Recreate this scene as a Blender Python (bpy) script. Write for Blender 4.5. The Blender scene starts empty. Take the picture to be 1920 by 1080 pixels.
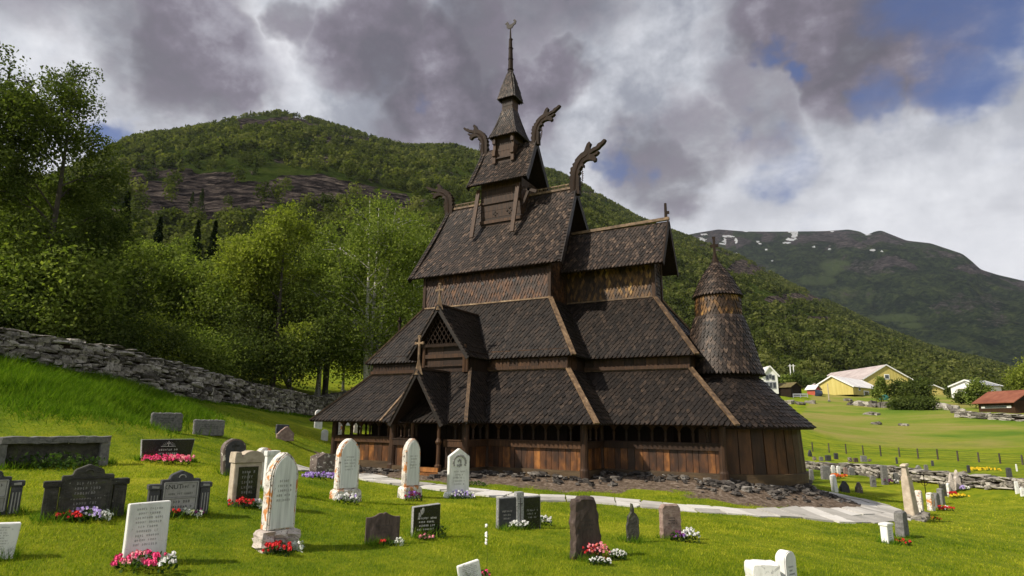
import bpy, bmesh, math, random
import numpy as np
from mathutils import Vector, Matrix, Euler
from math import radians as R, sin, cos, pi, hypot, atan2, sqrt, tan
random.seed(7); RNG = np.random.default_rng(11)
scene = bpy.context.scene
COL = scene.collection
S = 1.2                                            # church drawing units -> metres

# ------------------------------------------------------------------ camera
CAM = Vector((13.531, -24.42, 1.884)); FPX = 1149.75
_y, _p, _r = R(28.625), R(12.146), R(.563)
FW = Vector((-sin(_y)*cos(_p), cos(_y)*cos(_p), sin(_p)))
_rt = Vector((cos(_y), sin(_y), 0)); _up = _rt.cross(FW)
RT = _rt*cos(_r)+_up*sin(_r); UP = -_rt*sin(_r)+_up*cos(_r)
cd = bpy.data.cameras.new('camera'); cam = bpy.data.objects.new('camera', cd); COL.objects.link(cam)
cd.sensor_width = 36; cd.sensor_fit = 'HORIZONTAL'; cd.lens = FPX/1920*36
cd.clip_start = .1; cd.clip_end = 12000
cam.matrix_world = Matrix(((RT.x, UP.x, -FW.x, CAM.x), (RT.y, UP.y, -FW.y, CAM.y), (RT.z, UP.z, -FW.z, CAM.z), (0, 0, 0, 1)))
scene.camera = cam

# ------------------------------------------------------------------ light and sky
SUN_AZ, SUN_EL = 216, 42
scene.render.engine = 'CYCLES'
scene.view_settings.view_transform = 'Standard'; scene.view_settings.look = 'None'
scene.view_settings.exposure = 0.42; scene.view_settings.gamma = 1
scene.cycles.max_bounces = 6; scene.cycles.diffuse_bounces = 3; scene.cycles.volume_bounces = 0
scene.cycles.transparent_max_bounces = 8
sl = bpy.data.lights.new('sun', 'SUN'); sl.energy = 4.7; sl.angle = R(1.6); sl.color = (1, .91, .77)
so = bpy.data.objects.new('sun', sl); COL.objects.link(so)
sd = Vector((sin(R(SUN_AZ))*cos(R(SUN_EL)), cos(R(SUN_AZ))*cos(R(SUN_EL)), sin(R(SUN_EL))))
so.rotation_euler = sd.to_track_quat('Z', 'Y').to_euler(); so.location = sd*60

def ray(px, py):
    d = FW + RT*((px-960)/FPX) - UP*((py-540)/FPX)
    return d/hypot(d.x, d.y)
def at(px, py, d): return CAM + ray(px, py)*d      # world point seen there at horizontal distance d
def depth(p): return (Vector(p)-CAM).dot(FW)

class NT:
    """tiny node-tree helper"""
    def __init__(s, nt): s.n = nt.nodes; s.l = nt.links; s.n.clear()
    def a(s, t, _in=None, **kw):
        nd = s.n.new(t)
        for k, v in kw.items(): setattr(nd, k, v)
        for k, v in (_in or {}).items():
            if isinstance(v, bpy.types.NodeSocket): s.l.new(v, nd.inputs[k])
            else: nd.inputs[k].default_value = v
        return nd
    def math(s, op, a, b=0, c=0, clamp=False):
        nd = s.n.new('ShaderNodeMath'); nd.operation = op; nd.use_clamp = clamp
        for i, v in enumerate((a, b, c)):
            if isinstance(v, bpy.types.NodeSocket): s.l.new(v, nd.inputs[i])
            else: nd.inputs[i].default_value = v
        return nd.outputs[0]
    def mix(s, f, a, b, mode='MIX'):
        nd = s.n.new('ShaderNodeMix'); nd.data_type = 'RGBA'; nd.blend_type = mode; nd.clamp_factor = True
        for i, v in ((0, f), (6, a), (7, b)):
            if isinstance(v, bpy.types.NodeSocket): s.l.new(v, nd.inputs[i])
            else: nd.inputs[i].default_value = v if i == 0 else (*v[:3], 1)
        return nd.outputs[2]
    def ramp(s, f, stops, interp='LINEAR'):
        nd = s.n.new('ShaderNodeValToRGB'); cr = nd.color_ramp; cr.interpolation = interp
        while len(cr.elements) < len(stops): cr.elements.new(.5)
        for e, (p, c) in zip(cr.elements, stops): e.position = p; e.color = (*c[:3], 1) if not isinstance(c, (int, float)) else (c, c, c, 1)
        s.l.new(f, nd.inputs[0]); return nd.outputs[0]
    def noise(s, vec, scale, detail=4, rough=.55, dist=0):
        nd = s.a('ShaderNodeTexNoise', {'Scale': scale, 'Detail': detail, 'Roughness': rough, 'Distortion': dist})
        s.l.new(vec, nd.inputs['Vector']); return nd.outputs['Fac']
    def sstep(s, v, a, b, lo=0., hi=1.):
        nd = s.a('ShaderNodeMapRange', {'Value': v, 'From Min': a, 'From Max': b, 'To Min': lo, 'To Max': hi}, interpolation_type='SMOOTHSTEP')
        return nd.outputs[0]

world = bpy.data.worlds.new('World'); scene.world = world; world.use_nodes = True
t = NT(world.node_tree)
sky = t.a('ShaderNodeTexSky', sky_type='NISHITA', sun_disc=False, sun_elevation=R(SUN_EL), sun_rotation=R(SUN_AZ), air_density=1.2, dust_density=.6)
gen = t.a('ShaderNodeTexCoord').outputs['Generated']
sep = t.a('ShaderNodeSeparateXYZ', {0: gen})
zz = t.math('ADD', t.math('MAXIMUM', sep.outputs[2], 0.0), .22)
comb = t.a('ShaderNodeCombineXYZ', {0: t.math('DIVIDE', sep.outputs[0], zz), 1: t.math('DIVIDE', sep.outputs[1], zz), 2: 0.0}).outputs[0]
wn = t.a('ShaderNodeTexNoise', {'Vector': gen, 'Scale': 5.0, 'Detail': 5.0, 'Roughness': .6})
warp = t.a('ShaderNodeVectorMath', {0: wn.outputs['Color'], 1: (.5, .5, .5)}, operation='SUBTRACT').outputs[0]
warp = t.a('ShaderNodeVectorMath', {0: warp, 'Scale': .20}, operation='SCALE').outputs[0]
wdir = t.a('ShaderNodeVectorMath', {0: gen, 1: warp}, operation='ADD').outputs[0]
def sky_blob(px, py, rad, soft=.9):
    d = FW + RT*((px-960)/FPX) - UP*((py-540)/FPX); d.normalize()
    dist = t.a('ShaderNodeVectorMath', {0: wdir, 1: tuple(d)}, operation='DISTANCE').outputs['Value']
    return t.sstep(dist, rad*(1+soft*.5), rad*(1-soft*.6))
def blobs(lst):
    acc = None
    for (px, py, rpx, *w) in lst:
        m = sky_blob(px, py, rpx/1150)
        if w: m = t.math('MULTIPLY', m, w[0])
        acc = m if acc is None else t.math('MAXIMUM', acc, m)
    return acc
dark = blobs([(260, 60, 130, .8), (370, 130, 140, .95), (420, 190, 85, .9), (560, 20, 60, .75), (210, 20, 80, .4), (700, 60, 105, .95), (830, 150, 130, 1), (960, 200, 130, 1), (900, 60, 110, .9), (760, 240, 90, .8), (1060, 150, 80, .9), (1220, 330, 105, .85), (1290, 260, 90, .7),
    (1420, 190, 110, .72), (1500, 60, 110, .95), (1640, 70, 140, 1), (1770, 80, 105, 1), (330, -40, 110, .7), (1560, 130, 80, .95), (1860, 420, 60, .35), (80, 110, 80, .4), (1000, -150, 260, .8), (1700, -200, 300, .9), (200, -200, 250, .8)])
blue = blobs([(195, 255, 42), (1890, 30, 95), (1850, 170, 60, .85), (1455, 118, 34, .9), (1500, 150, 26, .8), (1150, 320, 46, .9), (790, 185, 24, .5), (1470, 300, 70, .6), (1380, 235, 30, .5), (1700, 185, 45, .8), (1840, -80, 120)])
n1 = t.noise(comb, 1.3, 7, .62, .3); n2 = t.noise(comb, 4.5, 6, .6); n3 = t.noise(gen, 9, 5, .6)
bright = t.ramp(t.math('ADD', t.math('MULTIPLY', n1, .55), t.math('MULTIPLY', n3, .45)), [(.30, (.20, .21, .27)), (.44, (.38, .40, .47)), (.55, (.78, .80, .86)), (.67, (1.25, 1.25, 1.28))])
gloom = t.ramp(t.math('ADD', t.math('MULTIPLY', n2, .5), t.math('MULTIPLY', n3, .5)), [(.30, (.062, .052, .074)), (.44, (.112, .098, .132)), (.54, (.23, .205, .26)), (.66, (.50, .49, .56))])
dark = t.sstep(t.math('ADD', dark, t.math('MULTIPLY', t.math('SUBTRACT', t.math('ADD', t.math('MULTIPLY', n2, .5), t.math('MULTIPLY', n3, .5)), .5), 2.0)), .22, .98)
clouds = t.mix(dark, bright, gloom)
low = t.sstep(sep.outputs[2], .50, .14)
clouds = t.mix(t.math('MULTIPLY', low, t.math('SUBTRACT', 1.0, t.math('MULTIPLY', dark, .9))), clouds, t.mix(n3, (.66, .67, .73), (1.3, 1.3, 1.32)))
up_ = t.a('ShaderNodeVectorMath', {0: clouds, 'Scale': 6.6}, operation='SCALE').outputs[0]
skyc = t.mix(.75, sky.outputs[0], t.a('ShaderNodeVectorMath', {0: sky.outputs[0], 1: (.13, .20, .52)}, operation='MULTIPLY').outputs[0])
blue = t.sstep(t.math('ADD', blue, t.math('MULTIPLY', t.math('SUBTRACT', n2, .5), -1.6)), .15, 1.15)
full = t.mix(blue, up_, skyc)
bg = t.a('ShaderNodeBackground', {'Color': full, 'Strength': .1})
t.l.new(bg.outputs[0], t.a('ShaderNodeOutputWorld').inputs[0])

# ------------------------------------------------------------------ materials
def posn(t, scl=(1, 1, 1)):
    g = t.a('ShaderNodeNewGeometry').outputs['Position']
    return t.a('ShaderNodeVectorMath', {0: g, 1: scl}, operation='MULTIPLY').outputs[0] if scl != (1, 1, 1) else g
def mat(name, stops, scale=6, stretch=(1, 1, 1), rnd=.35, rough=.8, bump=.3, bscale=None, spots=None, hue=None, detail=6, spec=.4, metal=0):
    """noise-coloured surface; per-face 'rnd' attribute varies the tone; spots = [(colour, scale, threshold, strength)]"""
    m = bpy.data.materials.new(name); m.use_nodes = True; t = NT(m.node_tree)
    p = posn(t, stretch); r = t.a('ShaderNodeAttribute', attribute_name='rnd').outputs['Fac']
    n = t.noise(p, scale, detail)
    f = t.math('ADD', t.math('MULTIPLY', n, 1-rnd), t.math('MULTIPLY', r, rnd))
    c = t.ramp(f, stops)
    for k, (sc, ss, th, st) in enumerate(spots or []):
        sn = t.noise(posn(t), ss, 5, .65, .4)
        c = t.mix(t.math('MULTIPLY', t.sstep(sn, th, th+.06), st), c, sc)
    b = t.a('ShaderNodeBsdfPrincipled', {'Base Color': c, 'Roughness': rough, 'Metallic': metal, 'Specular IOR Level': spec})
    if bump:
        bn = t.noise(p, bscale or scale*3, 5, .6)
        bu = t.a('ShaderNodeBump', {'Height': bn, 'Strength': bump, 'Distance': .02}); t.l.new(bu.outputs[0], b.inputs['Normal'])
    t.l.new(b.outputs[0], t.a('ShaderNodeOutputMaterial').inputs[0]); return m
def leafmat(name, c0, c1, c2, scale=.6, trans=.42):
    m = bpy.data.materials.new(name); m.use_nodes = True; t = NT(m.node_tree)
    r = t.a('ShaderNodeAttribute', attribute_name='rnd').outputs['Fac']
    n = t.noise(posn(t), scale, 3)
    c = t.ramp(t.math('ADD', t.math('MULTIPLY', n, .6), t.math('MULTIPLY', r, .4)), [(.25, c0), (.5, c1), (.75, c2)])
    d = t.a('ShaderNodeBsdfDiffuse', {'Color': c}); tr = t.a('ShaderNodeBsdfTranslucent', {'Color': t.mix(1, c, (1.05, 1.15, .45), 'MULTIPLY')})
    mx = t.a('ShaderNodeMixShader', {0: trans, 1: d.outputs[0], 2: tr.outputs[0]})
    t.l.new(mx.outputs[0], t.a('ShaderNodeOutputMaterial').inputs[0]); return m

M = {}
M['roof'] = mat('tarred_shingle', [(.10, (.002, .0016, .0013)), (.25, (.0075, .0055, .0045)), (.52, (.0145, .0103, .008)), (.74, (.030, .0205, .015)), (.93, (.11, .077, .056))], 7, rnd=.45, spec=.22, rough=.5, bump=.5, bscale=40, spots=[((.22, .12, .05), 6, .68, .5)])
M['roofworn'] = mat('worn_shingle', [(.10, (.003, .0025, .002)), (.25, (.010, .007, .0055)), (.48, (.023, .0155, .0115)), (.64, (.047, .031, .023)), (.92, (.19, .13, .09))], 7, spec=.28, rnd=.45, rough=.5, bump=.5, bscale=40, spots=[((.28, .15, .08), 3, .66, .45)])  # worn browns; the palest stop paints warm highlights into the colour
M['wallsh'] = mat('wall_shingle', [(.1, (.006, .004, .003)), (.3, (.016, .009, .006)), (.5, (.038, .017, .009)), (.66, (.095, .040, .016)), (.85, (.26, .12, .042))], 1.2, spec=.3, rnd=.3, rough=.55, bump=.4, bscale=30)
M['wallgold'] = mat('golden_shingle', [(.1, (.006, .004, .003)), (.3, (.016, .009, .006)), (.50, (.042, .022, .009)), (.64, (.14, .07, .022)), (.82, (.42, .25, .07))], 1.1, spec=.3, rnd=.3, rough=.55, bump=.4, bscale=30)
M['darkwood'] = mat('dark_tarred_wood', [(.2, (.009, .006, .0045)), (.5, (.024, .0145, .0095)), (.8, (.075, .040, .021))], 3, (6, 6, .6), rnd=.3, spec=.1, rough=.6, bump=.4)
M['wood'] = mat('weathered_brown_wood', [(.2, (.010, .007, .005)), (.45, (.028, .015, .009)), (.7, (.070, .034, .016)), (.92, (.22, .11, .04))], 3, (6, 6, .6), spec=.25, rnd=.3, rough=.6, bump=.5)
M['board'] = mat('bleached_ridge_board', [(.25, (.025, .016, .010)), (.45, (.085, .052, .028)), (.65, (.21, .135, .075)), (.85, (.50, .38, .25))], 3, (2, 2, 2), rnd=.25, rough=.65, bump=.5)
M['panel'] = mat('orange_brown_planks', [(.22, (.012, .008, .006)), (.42, (.045, .020, .010)), (.58, (.12, .047, .015)), (.74, (.34, .14, .034))], 1.8, (2.2, 2.2, 1.1), rnd=.28, rough=.5, bump=.4)
M['apse'] = mat('dark_curved_planks', [(.2, (.014, .008, .005)), (.45, (.044, .022, .011)), (.68, (.105, .048, .019)), (.9, (.26, .12, .04))], 2, (3, 3, .7), rnd=.25, spec=.25, rough=.5, bump=.5)
M['sill'] = mat('greenish_sill_beam', [(.2, (.018, .012, .007)), (.5, (.065, .040, .018)), (.8, (.15, .10, .045))], 2, (.6, .6, 3), rnd=.2, rough=.65, bump=.5)
M['rubble'] = mat('grey_rubble', [(.2, (.018, .015, .013)), (.45, (.055, .047, .042)), (.7, (.13, .115, .10)), (.92, (.42, .40, .37))], 7, rnd=.55, bump=.6, spots=[((.02, .02, .018), 12, .56, .7)])
M['wallstone'] = mat('lichened_wall_stone', [(.2, (.036, .031, .026)), (.40, (.125, .112, .096)), (.62, (.30, .275, .24)), (.9, (.50, .47, .42))], 5, rnd=.5, bump=.7, spots=[((.02, .018, .016), 9, .55, .75), ((.62, .60, .55), 14, .62, .8)])
M['flag'] = mat('pale_flagstone', [(.2, (.23, .22, .20)), (.5, (.42, .40, .37)), (.8, (.60, .58, .55))], 2.5, rnd=.5, bump=.4, spots=[((.15, .16, .11), 4, .62, .5)])
M['white'] = mat('white_marble', [(.2, (.55, .55, .53)), (.5, (.74, .74, .72)), (.8, (.86, .86, .84))], 5, (2, 2, .6), rnd=.15, rough=.6, bump=.25, spots=[((.28, .28, .27), 7, .62, .6)])
M['plaque'] = mat('streaked_marble_plaque', [(.2, (.36, .37, .37)), (.5, (.66, .68, .67)), (.8, (.82, .83, .81))], 3.0, (6, 6, .5), rnd=.1, rough=.5, bump=.15, spots=[((.13, .13, .13), 5, .66, .6)])
M['lichen'] = mat('lichened_marble', [(.2, (.34, .31, .27)), (.5, (.62, .58, .53)), (.8, (.82, .80, .76))], 8, rnd=.2, rough=.8, bump=.9, bscale=16, spots=[((.10, .085, .07), 17, .55, .85), ((.52, .19, .03), 5, .53, .9)])
M['roughpink'] = mat('rough_pinkish_stone', [(.2, (.22, .18, .16)), (.5, (.48, .42, .38)), (.8, (.72, .66, .60))], 9, rnd=.3, rough=.9, bump=1, bscale=14, spots=[((.10, .08, .07), 18, .58, .8), ((.55, .25, .05), 5, .68, .8)])
M['granite'] = mat('polished_black_granite', [(.3, (.006, .006, .008)), (.7, (.022, .022, .026))], 60, rnd=.1, rough=.16, bump=0, spec=.6)
M['granside'] = mat('cut_grey_granite', [(.3, (.12, .12, .12)), (.5, (.24, .24, .24)), (.7, (.42, .42, .42))], 40, rnd=.1, rough=.7, bump=.2)
M['slate'] = mat('mossy_black_slate', [(.2, (.010, .010, .009)), (.5, (.034, .032, .027)), (.8, (.085, .080, .062))], 10, rnd=.2, rough=.6, bump=.8, spots=[((.60, .60, .52), 16, .665, .95), ((.07, .085, .02), 5, .58, .6)])
M['slate2'] = mat('dark_grey_slate', [(.2, (.020, .020, .024)), (.5, (.045, .045, .052)), (.8, (.09, .09, .10))], 12, rnd=.2, rough=.55, bump=.4)
M['brownstone'] = mat('rusty_brown_stone', [(.2, (.022, .015, .013)), (.5, (.062, .043, .036)), (.8, (.14, .10, .085))], 6, (2, 2, .8), rnd=.2, rough=.75, bump=1, bscale=11, spots=[((.24, .10, .035), 5, .66, .6)])
M['brownlich'] = mat('brown_stone_with_white_lichen', [(.2, (.05, .038, .033)), (.5, (.12, .092, .08)), (.8, (.22, .18, .155))], 6, rnd=.2, rough=.8, bump=1, bscale=12, spots=[((.55, .52, .46), 10, .56, .9)])
M['redstone'] = mat('reddish_granite', [(.2, (.12, .075, .062)), (.5, (.23, .155, .13)), (.8, (.38, .29, .25))], 9, rnd=.2, rough=.85, bump=.8, spots=[((.66, .62, .58), 9, .645, .8)])
M['grey'] = mat('grey_granite', [(.2, (.07, .07, .068)), (.5, (.16, .155, .15)), (.8, (.29, .285, .27))], 14, rnd=.2, rough=.85, bump=.6, spots=[((.05, .05, .045), 8, .60, .7), ((.48, .47, .43), 12, .66, .7)])
M['beige'] = mat('beige_sandstone', [(.2, (.26, .21, .155)), (.5, (.44, .37, .285)), (.8, (.60, .53, .44))], 8, rnd=.2, rough=.85, bump=.5, spots=[((.40, .22, .07), 7, .66, .5)])
M['bronze'] = mat('dark_bronze_metal', [(.3, (.010, .008, .006)), (.7, (.024, .017, .011))], 20, rnd=.1, spec=.1, rough=.5, bump=0)
M['ink'] = mat('dark_engraving', [(.3, (.03, .03, .03)), (.7, (.06, .055, .05))], 20, rough=.8, bump=0)
M['inklight'] = mat('pale_engraving', [(.3, (.55, .55, .53)), (.7, (.75, .74, .70))], 20, rough=.7, bump=0)
M['inkgrey'] = mat('grey_engraving', [(.3, (.24, .235, .225)), (.7, (.36, .35, .34))], 20, rough=.8, bump=0)
M['bark'] = mat('dark_bark', [(.3, (.025, .020, .016)), (.6, (.07, .058, .045)), (.85, (.13, .11, .09))], 5, (2, 2, .7), rnd=.2, bump=.7)
M['birch'] = mat('white_birch_bark', [(.3, (.30, .28, .25)), (.6, (.55, .53, .48)), (.85, (.72, .70, .66))], 4, (1, 1, 3), rnd=.2, bump=.4, spots=[((.035, .03, .028), 3.5, .55, .9)])
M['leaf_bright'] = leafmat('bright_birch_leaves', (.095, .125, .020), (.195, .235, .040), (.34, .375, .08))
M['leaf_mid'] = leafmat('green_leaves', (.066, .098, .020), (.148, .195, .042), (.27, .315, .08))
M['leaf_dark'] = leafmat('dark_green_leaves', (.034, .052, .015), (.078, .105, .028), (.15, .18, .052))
M['leaf_spruce'] = leafmat('spruce_needles', (.010, .016, .008), (.018, .028, .012), (.035, .045, .020), trans=.1)
M['leaf_hill'] = leafmat('hillside_leaves', (.026, .038, .011), (.080, .098, .026), (.18, .19, .058), scale=.02)
M['leaf_flower'] = leafmat('flower_leaves', (.02, .045, .014), (.045, .085, .022), (.09, .13, .04), 8)
M['leaf_silver'] = leafmat('silver_leaves', (.45, .50, .45), (.60, .64, .58), (.75, .78, .72), 8, .2)
M['leaf_rust'] = leafmat('reddish_leaves', (.10, .03, .012), (.20, .075, .025), (.16, .15, .04), 8, .3)
for nme, c in dict(red=(.62, .015, .02), pink=(.85, .06, .22), palepink=(.85, .30, .36), white=(.85, .84, .82), purple=(.30, .13, .55), violet=(.55, .42, .85), darkpurple=(.16, .02, .12), yellow=(.85, .60, .02), orange=(.85, .25, .03), salmon=(.75, .20, .16)).items():
    M['f_'+nme] = mat(nme+'_petals', [(.2, tuple(v*.7 for v in c)), (.6, c), (.9, tuple(min(.9, v*1.15+.03) for v in c))], 30, rnd=.6, rough=.6, bump=0)

# ------------------------------------------------------------------ mesh helpers
class MB:
    def __init__(s): s.v = []; s.f = []; s.r = []
    def add(s, vs, fs, rnd=None):
        s.g = getattr(s, 'g', []); s.g.append((len(s.v), len(s.f)))
        o = len(s.v); s.v.extend([tuple(p) for p in vs]); rr = random.random() if rnd is None else rnd
        for f in fs: s.f.append(tuple(o+i for i in f)); s.r.append(rr)
    def hexa(s, p, rnd=None):                      # 8 points: bottom ring, top ring
        s.add(p, [(3, 2, 1, 0), (4, 5, 6, 7), (0, 1, 5, 4), (1, 2, 6, 5), (2, 3, 7, 6), (3, 0, 4, 7)], rnd)
    def box(s, c, sz, rz=0, rnd=None, taper=1):
        c = Vector(c); m = Matrix.Rotation(rz, 3, 'Z'); h = Vector(sz)/2
        pts = []
        for k, z in enumerate((-h.z, h.z)):
            tp = 1 if k == 0 else taper
            for x, y in ((-1, -1), (1, -1), (1, 1), (-1, 1)): pts.append(c+m@Vector((x*h.x*tp, y*h.y*tp, z)))
        s.hexa(pts, rnd)
    def beam(s, P, Q, w, h, up=(0, 0, 1), rnd=None, w2=None, h2=None):
        P, Q = Vector(P), Vector(Q); d = (Q-P).normalized(); u = Vector(up); sd_ = d.cross(u)
        if sd_.length < 1e-4: sd_ = d.cross(Vector((1, 0, 0)))
        sd_.normalize(); u = sd_.cross(d)
        w2 = w if w2 is None else w2; h2 = h if h2 is None else h2
        a = [P-sd_*w/2-u*h/2, P+sd_*w/2-u*h/2, P+sd_*w/2+u*h/2, P-sd_*w/2+u*h/2]
        b = [Q-sd_*w2/2-u*h2/2, Q+sd_*w2/2-u*h2/2, Q+sd_*w2/2+u*h2/2, Q-sd_*w2/2+u*h2/2]
        s.hexa(a+b, rnd)
    def tube(s, pts, rad, n=8, rnd=None, flat=1):
        pts = [Vector(p) for p in pts]; vs = []; fs = []; prev = None
        for i, p in enumerate(pts):
            d = (pts[min(i+1, len(pts)-1)]-pts[max(i-1, 0)]).normalized()
            a = d.cross(Vector((0, 1, 0)) if abs(d.y) < .9 else Vector((1, 0, 0))) if prev is None else (prev-d*prev.dot(d))
            a.normalize(); b = d.cross(a); prev = a; r_ = rad[i] if hasattr(rad, '__len__') else rad
            for k in range(n): vs.append(p+a*cos(2*pi*k/n)*r_+b*sin(2*pi*k/n)*r_*flat)
        for i in range(len(pts)-1):
            for k in range(n): fs.append((i*n+k, i*n+(k+1) % n, (i+1)*n+(k+1) % n, (i+1)*n+k))
        fs.append(tuple(range(n))[::-1]); fs.append(tuple(len(vs)-n+k for k in range(n)))
        s.add(vs, fs, rnd)
    def lathe(s, c, prof, n=24, rnd=None, a0=0, a1=2*pi):
        c = Vector(c); vs = []; fs = []; full = abs(a1-a0-2*pi) < 1e-6; m = n if full else n+1
        for r_, z in prof:
            for k in range(m): a = a0+(a1-a0)*k/n; vs.append(c+Vector((r_*cos(a), r_*sin(a), z)))
        for i in range(len(prof)-1):
            for k in range(n): k2 = (k+1) % m; fs.append((i*m+k, i*m+k2, (i+1)*m+k2, (i+1)*m+k))
        s.add(vs, fs, rnd)
    def prism(s, outline, y0, y1, rnd=None):       # outline (x,z) counter-clockwise seen from -y; y0 front, y1 back
        n = len(outline)
        vs = [(x, y0, z) for x, z in outline]+[(x, y1, z) for x, z in outline]
        fs = [tuple(range(n)), tuple(range(2*n-1, n-1, -1))]+[(i, n+i, n+(i+1) % n, (i+1) % n) for i in range(n)]
        s.add(vs, fs, rnd)
    def rock(s, c, sz, rz=0, rough=.12, rnd=None, sq=.55):
        """a rounded, dented block"""
        c = Vector(c); m = Euler((random.uniform(-.12, .12), random.uniform(-.12, .12), rz)).to_matrix()
        ph = [random.uniform(0, 9) for _ in range(6)]
        vs = []
        for p in ROCKV:
            q = p.normalized(); k = (1-sq)+sq*p.length/1.15
            q = q*k*(1+rough*(sin(q.x*3.1+ph[0])*sin(q.y*3.7+ph[1])+sin(q.z*4.3+ph[2]+q.x*2)*.8))
            vs.append(c+m@Vector((q.x*sz[0]/2*1.1, q.y*sz[1]/2*1.1, q.z*sz[2]/2*1.1)))
        s.add(vs, ROCKF, rnd)
    def pieces(s):
        out = []; g = s.g+[(len(s.v), len(s.f))]
        for (v0, f0), (v1, f1) in zip(g, g[1:]):
            o = MB(); o.v = s.v[v0:v1]; o.f = [tuple(i-v0 for i in f) for f in s.f[f0:f1]]; o.r = s.r[f0:f1]; out.append(o)
        return out
    def mesh(s, name, sc=1.0, smooth=False):
        me = bpy.data.meshes.new(name)
        v = np.array(s.v, float).reshape(-1, 3)*sc
        me.from_pydata(v.tolist(), [], s.f)
        at_ = me.attributes.new('rnd', 'FLOAT', 'FACE'); at_.data.foreach_set('value', np.array(s.r, np.float32))
        if smooth: me.polygons.foreach_set('use_smooth', [True]*len(me.polygons))
        me.update(); return me
def _rockproto():
    bm = bmesh.new(); bmesh.ops.create_cube(bm, size=2); bmesh.ops.subdivide_edges(bm, edges=bm.edges[:], cuts=1, use_grid_fill=True)
    vs = [v.co.copy() for v in bm.verts]; bm.verts.index_update(); fs = [tuple(v.index for v in f.verts) for f in bm.faces]; bm.free(); return vs, fs
ROCKV, ROCKF = _rockproto()

def part(name, mb, m, parent=None, sc=1.0, smooth=False, bevel=0, label=None):
    me = mb.mesh(name, sc, smooth) if isinstance(mb, MB) else mb
    if bevel:
        bm = bmesh.new(); bm.from_mesh(me)
        es = [e for e in bm.edges if len(e.link_faces) == 2 and e.calc_face_angle(0) > .6]
        bmesh.ops.bevel(bm, geom=es, offset=bevel, segments=2, affect='EDGES', clamp_overlap=True); bm.to_mesh(me); bm.free()
    me.materials.append(m)
    o = bpy.data.objects.new(name, me); COL.objects.link(o)
    if parent: o.parent = parent
    if label: o['label'] = label
    return o
def thing(name, label, cat, loc=(0, 0, 0), rz=0, group=None):
    o = bpy.data.objects.new(name, None); COL.objects.link(o); o.location = loc; o.rotation_euler = (0, 0, rz)
    o['label'] = label; o['category'] = cat; o.empty_display_size = .2
    if group: o['group'] = group
    return o
def tag(o, label=None, cat=None, group=None, kind=None):
    for k, v in (('label', label), ('category', cat), ('group', group), ('kind', kind)):
        if v: o[k] = v
    return o
def fast_mesh(name, V, nper, rnd):
    """V: (n*nper,3) array of independent polygons with nper corners"""
    me = bpy.data.meshes.new(name); n = len(V)//nper
    me.vertices.add(len(V)); me.vertices.foreach_set('co', np.ascontiguousarray(V, np.float32).ravel())
    me.loops.add(len(V)); me.loops.foreach_set('vertex_index', np.arange(len(V), dtype=np.int32))
    me.polygons.add(n); me.polygons.foreach_set('loop_start', np.arange(0, len(V), nper, dtype=np.int32))
    a = me.attributes.new('rnd', 'FLOAT', 'FACE'); a.data.foreach_set('value', np.ascontiguousarray(rnd, np.float32))
    me.update(calc_edges=True); return me
def grid_mesh(name, P, attrs=None, wrap=False):
    """P: (ny,nx,3) grid"""
    ny, nx, _ = P.shape; idx = np.arange(ny*nx).reshape(ny, nx)
    if wrap: a = idx[:-1]; b = np.roll(idx, -1, 1)[:-1]; c = np.roll(idx, -1, 1)[1:]; d = idx[1:]
    else: a = idx[:-1, :-1]; b = idx[:-1, 1:]; c = idx[1:, 1:]; d = idx[1:, :-1]
    q = np.stack([a, b, c, d], -1).reshape(-1, 4)
    me = bpy.data.meshes.new(name); me.vertices.add(ny*nx); me.vertices.foreach_set('co', P.reshape(-1).astype(np.float32))
    me.loops.add(q.size); me.loops.foreach_set('vertex_index', q.ravel().astype(np.int32))
    me.polygons.add(len(q)); me.polygons.foreach_set('loop_start', np.arange(0, q.size, 4, dtype=np.int32))
    for k, v in (attrs or {}).items():
        at_ = me.attributes.new(k, 'FLOAT', 'POINT'); at_.data.foreach_set('value', np.asarray(v, np.float32).ravel())
    me.polygons.foreach_set('use_smooth', np.ones(len(q), bool)); me.update(calc_edges=True); return me
# vectorised value noise
_PT = RNG.random((256, 256))
def vnoise(x, y):
    xi = np.floor(x).astype(int); yi = np.floor(y).astype(int); fx = x-xi; fy = y-yi; fx = fx*fx*(3-2*fx); fy = fy*fy*(3-2*fy)
    g = lambda i, j: _PT[i % 256, j % 256]
    return (g(xi, yi)*(1-fx)+g(xi+1, yi)*fx)*(1-fy)+(g(xi, yi+1)*(1-fx)+g(xi+1, yi+1)*fx)*fy
def fbm(x, y, oct=5, gain=.5):
    s_ = 0; a = 1; tot = 0
    for k in range(oct): s_ = s_+a*vnoise(x*2**k+k*17.3, y*2**k+k*9.1); tot += a; a *= gain
    return s_/tot-.5

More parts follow.
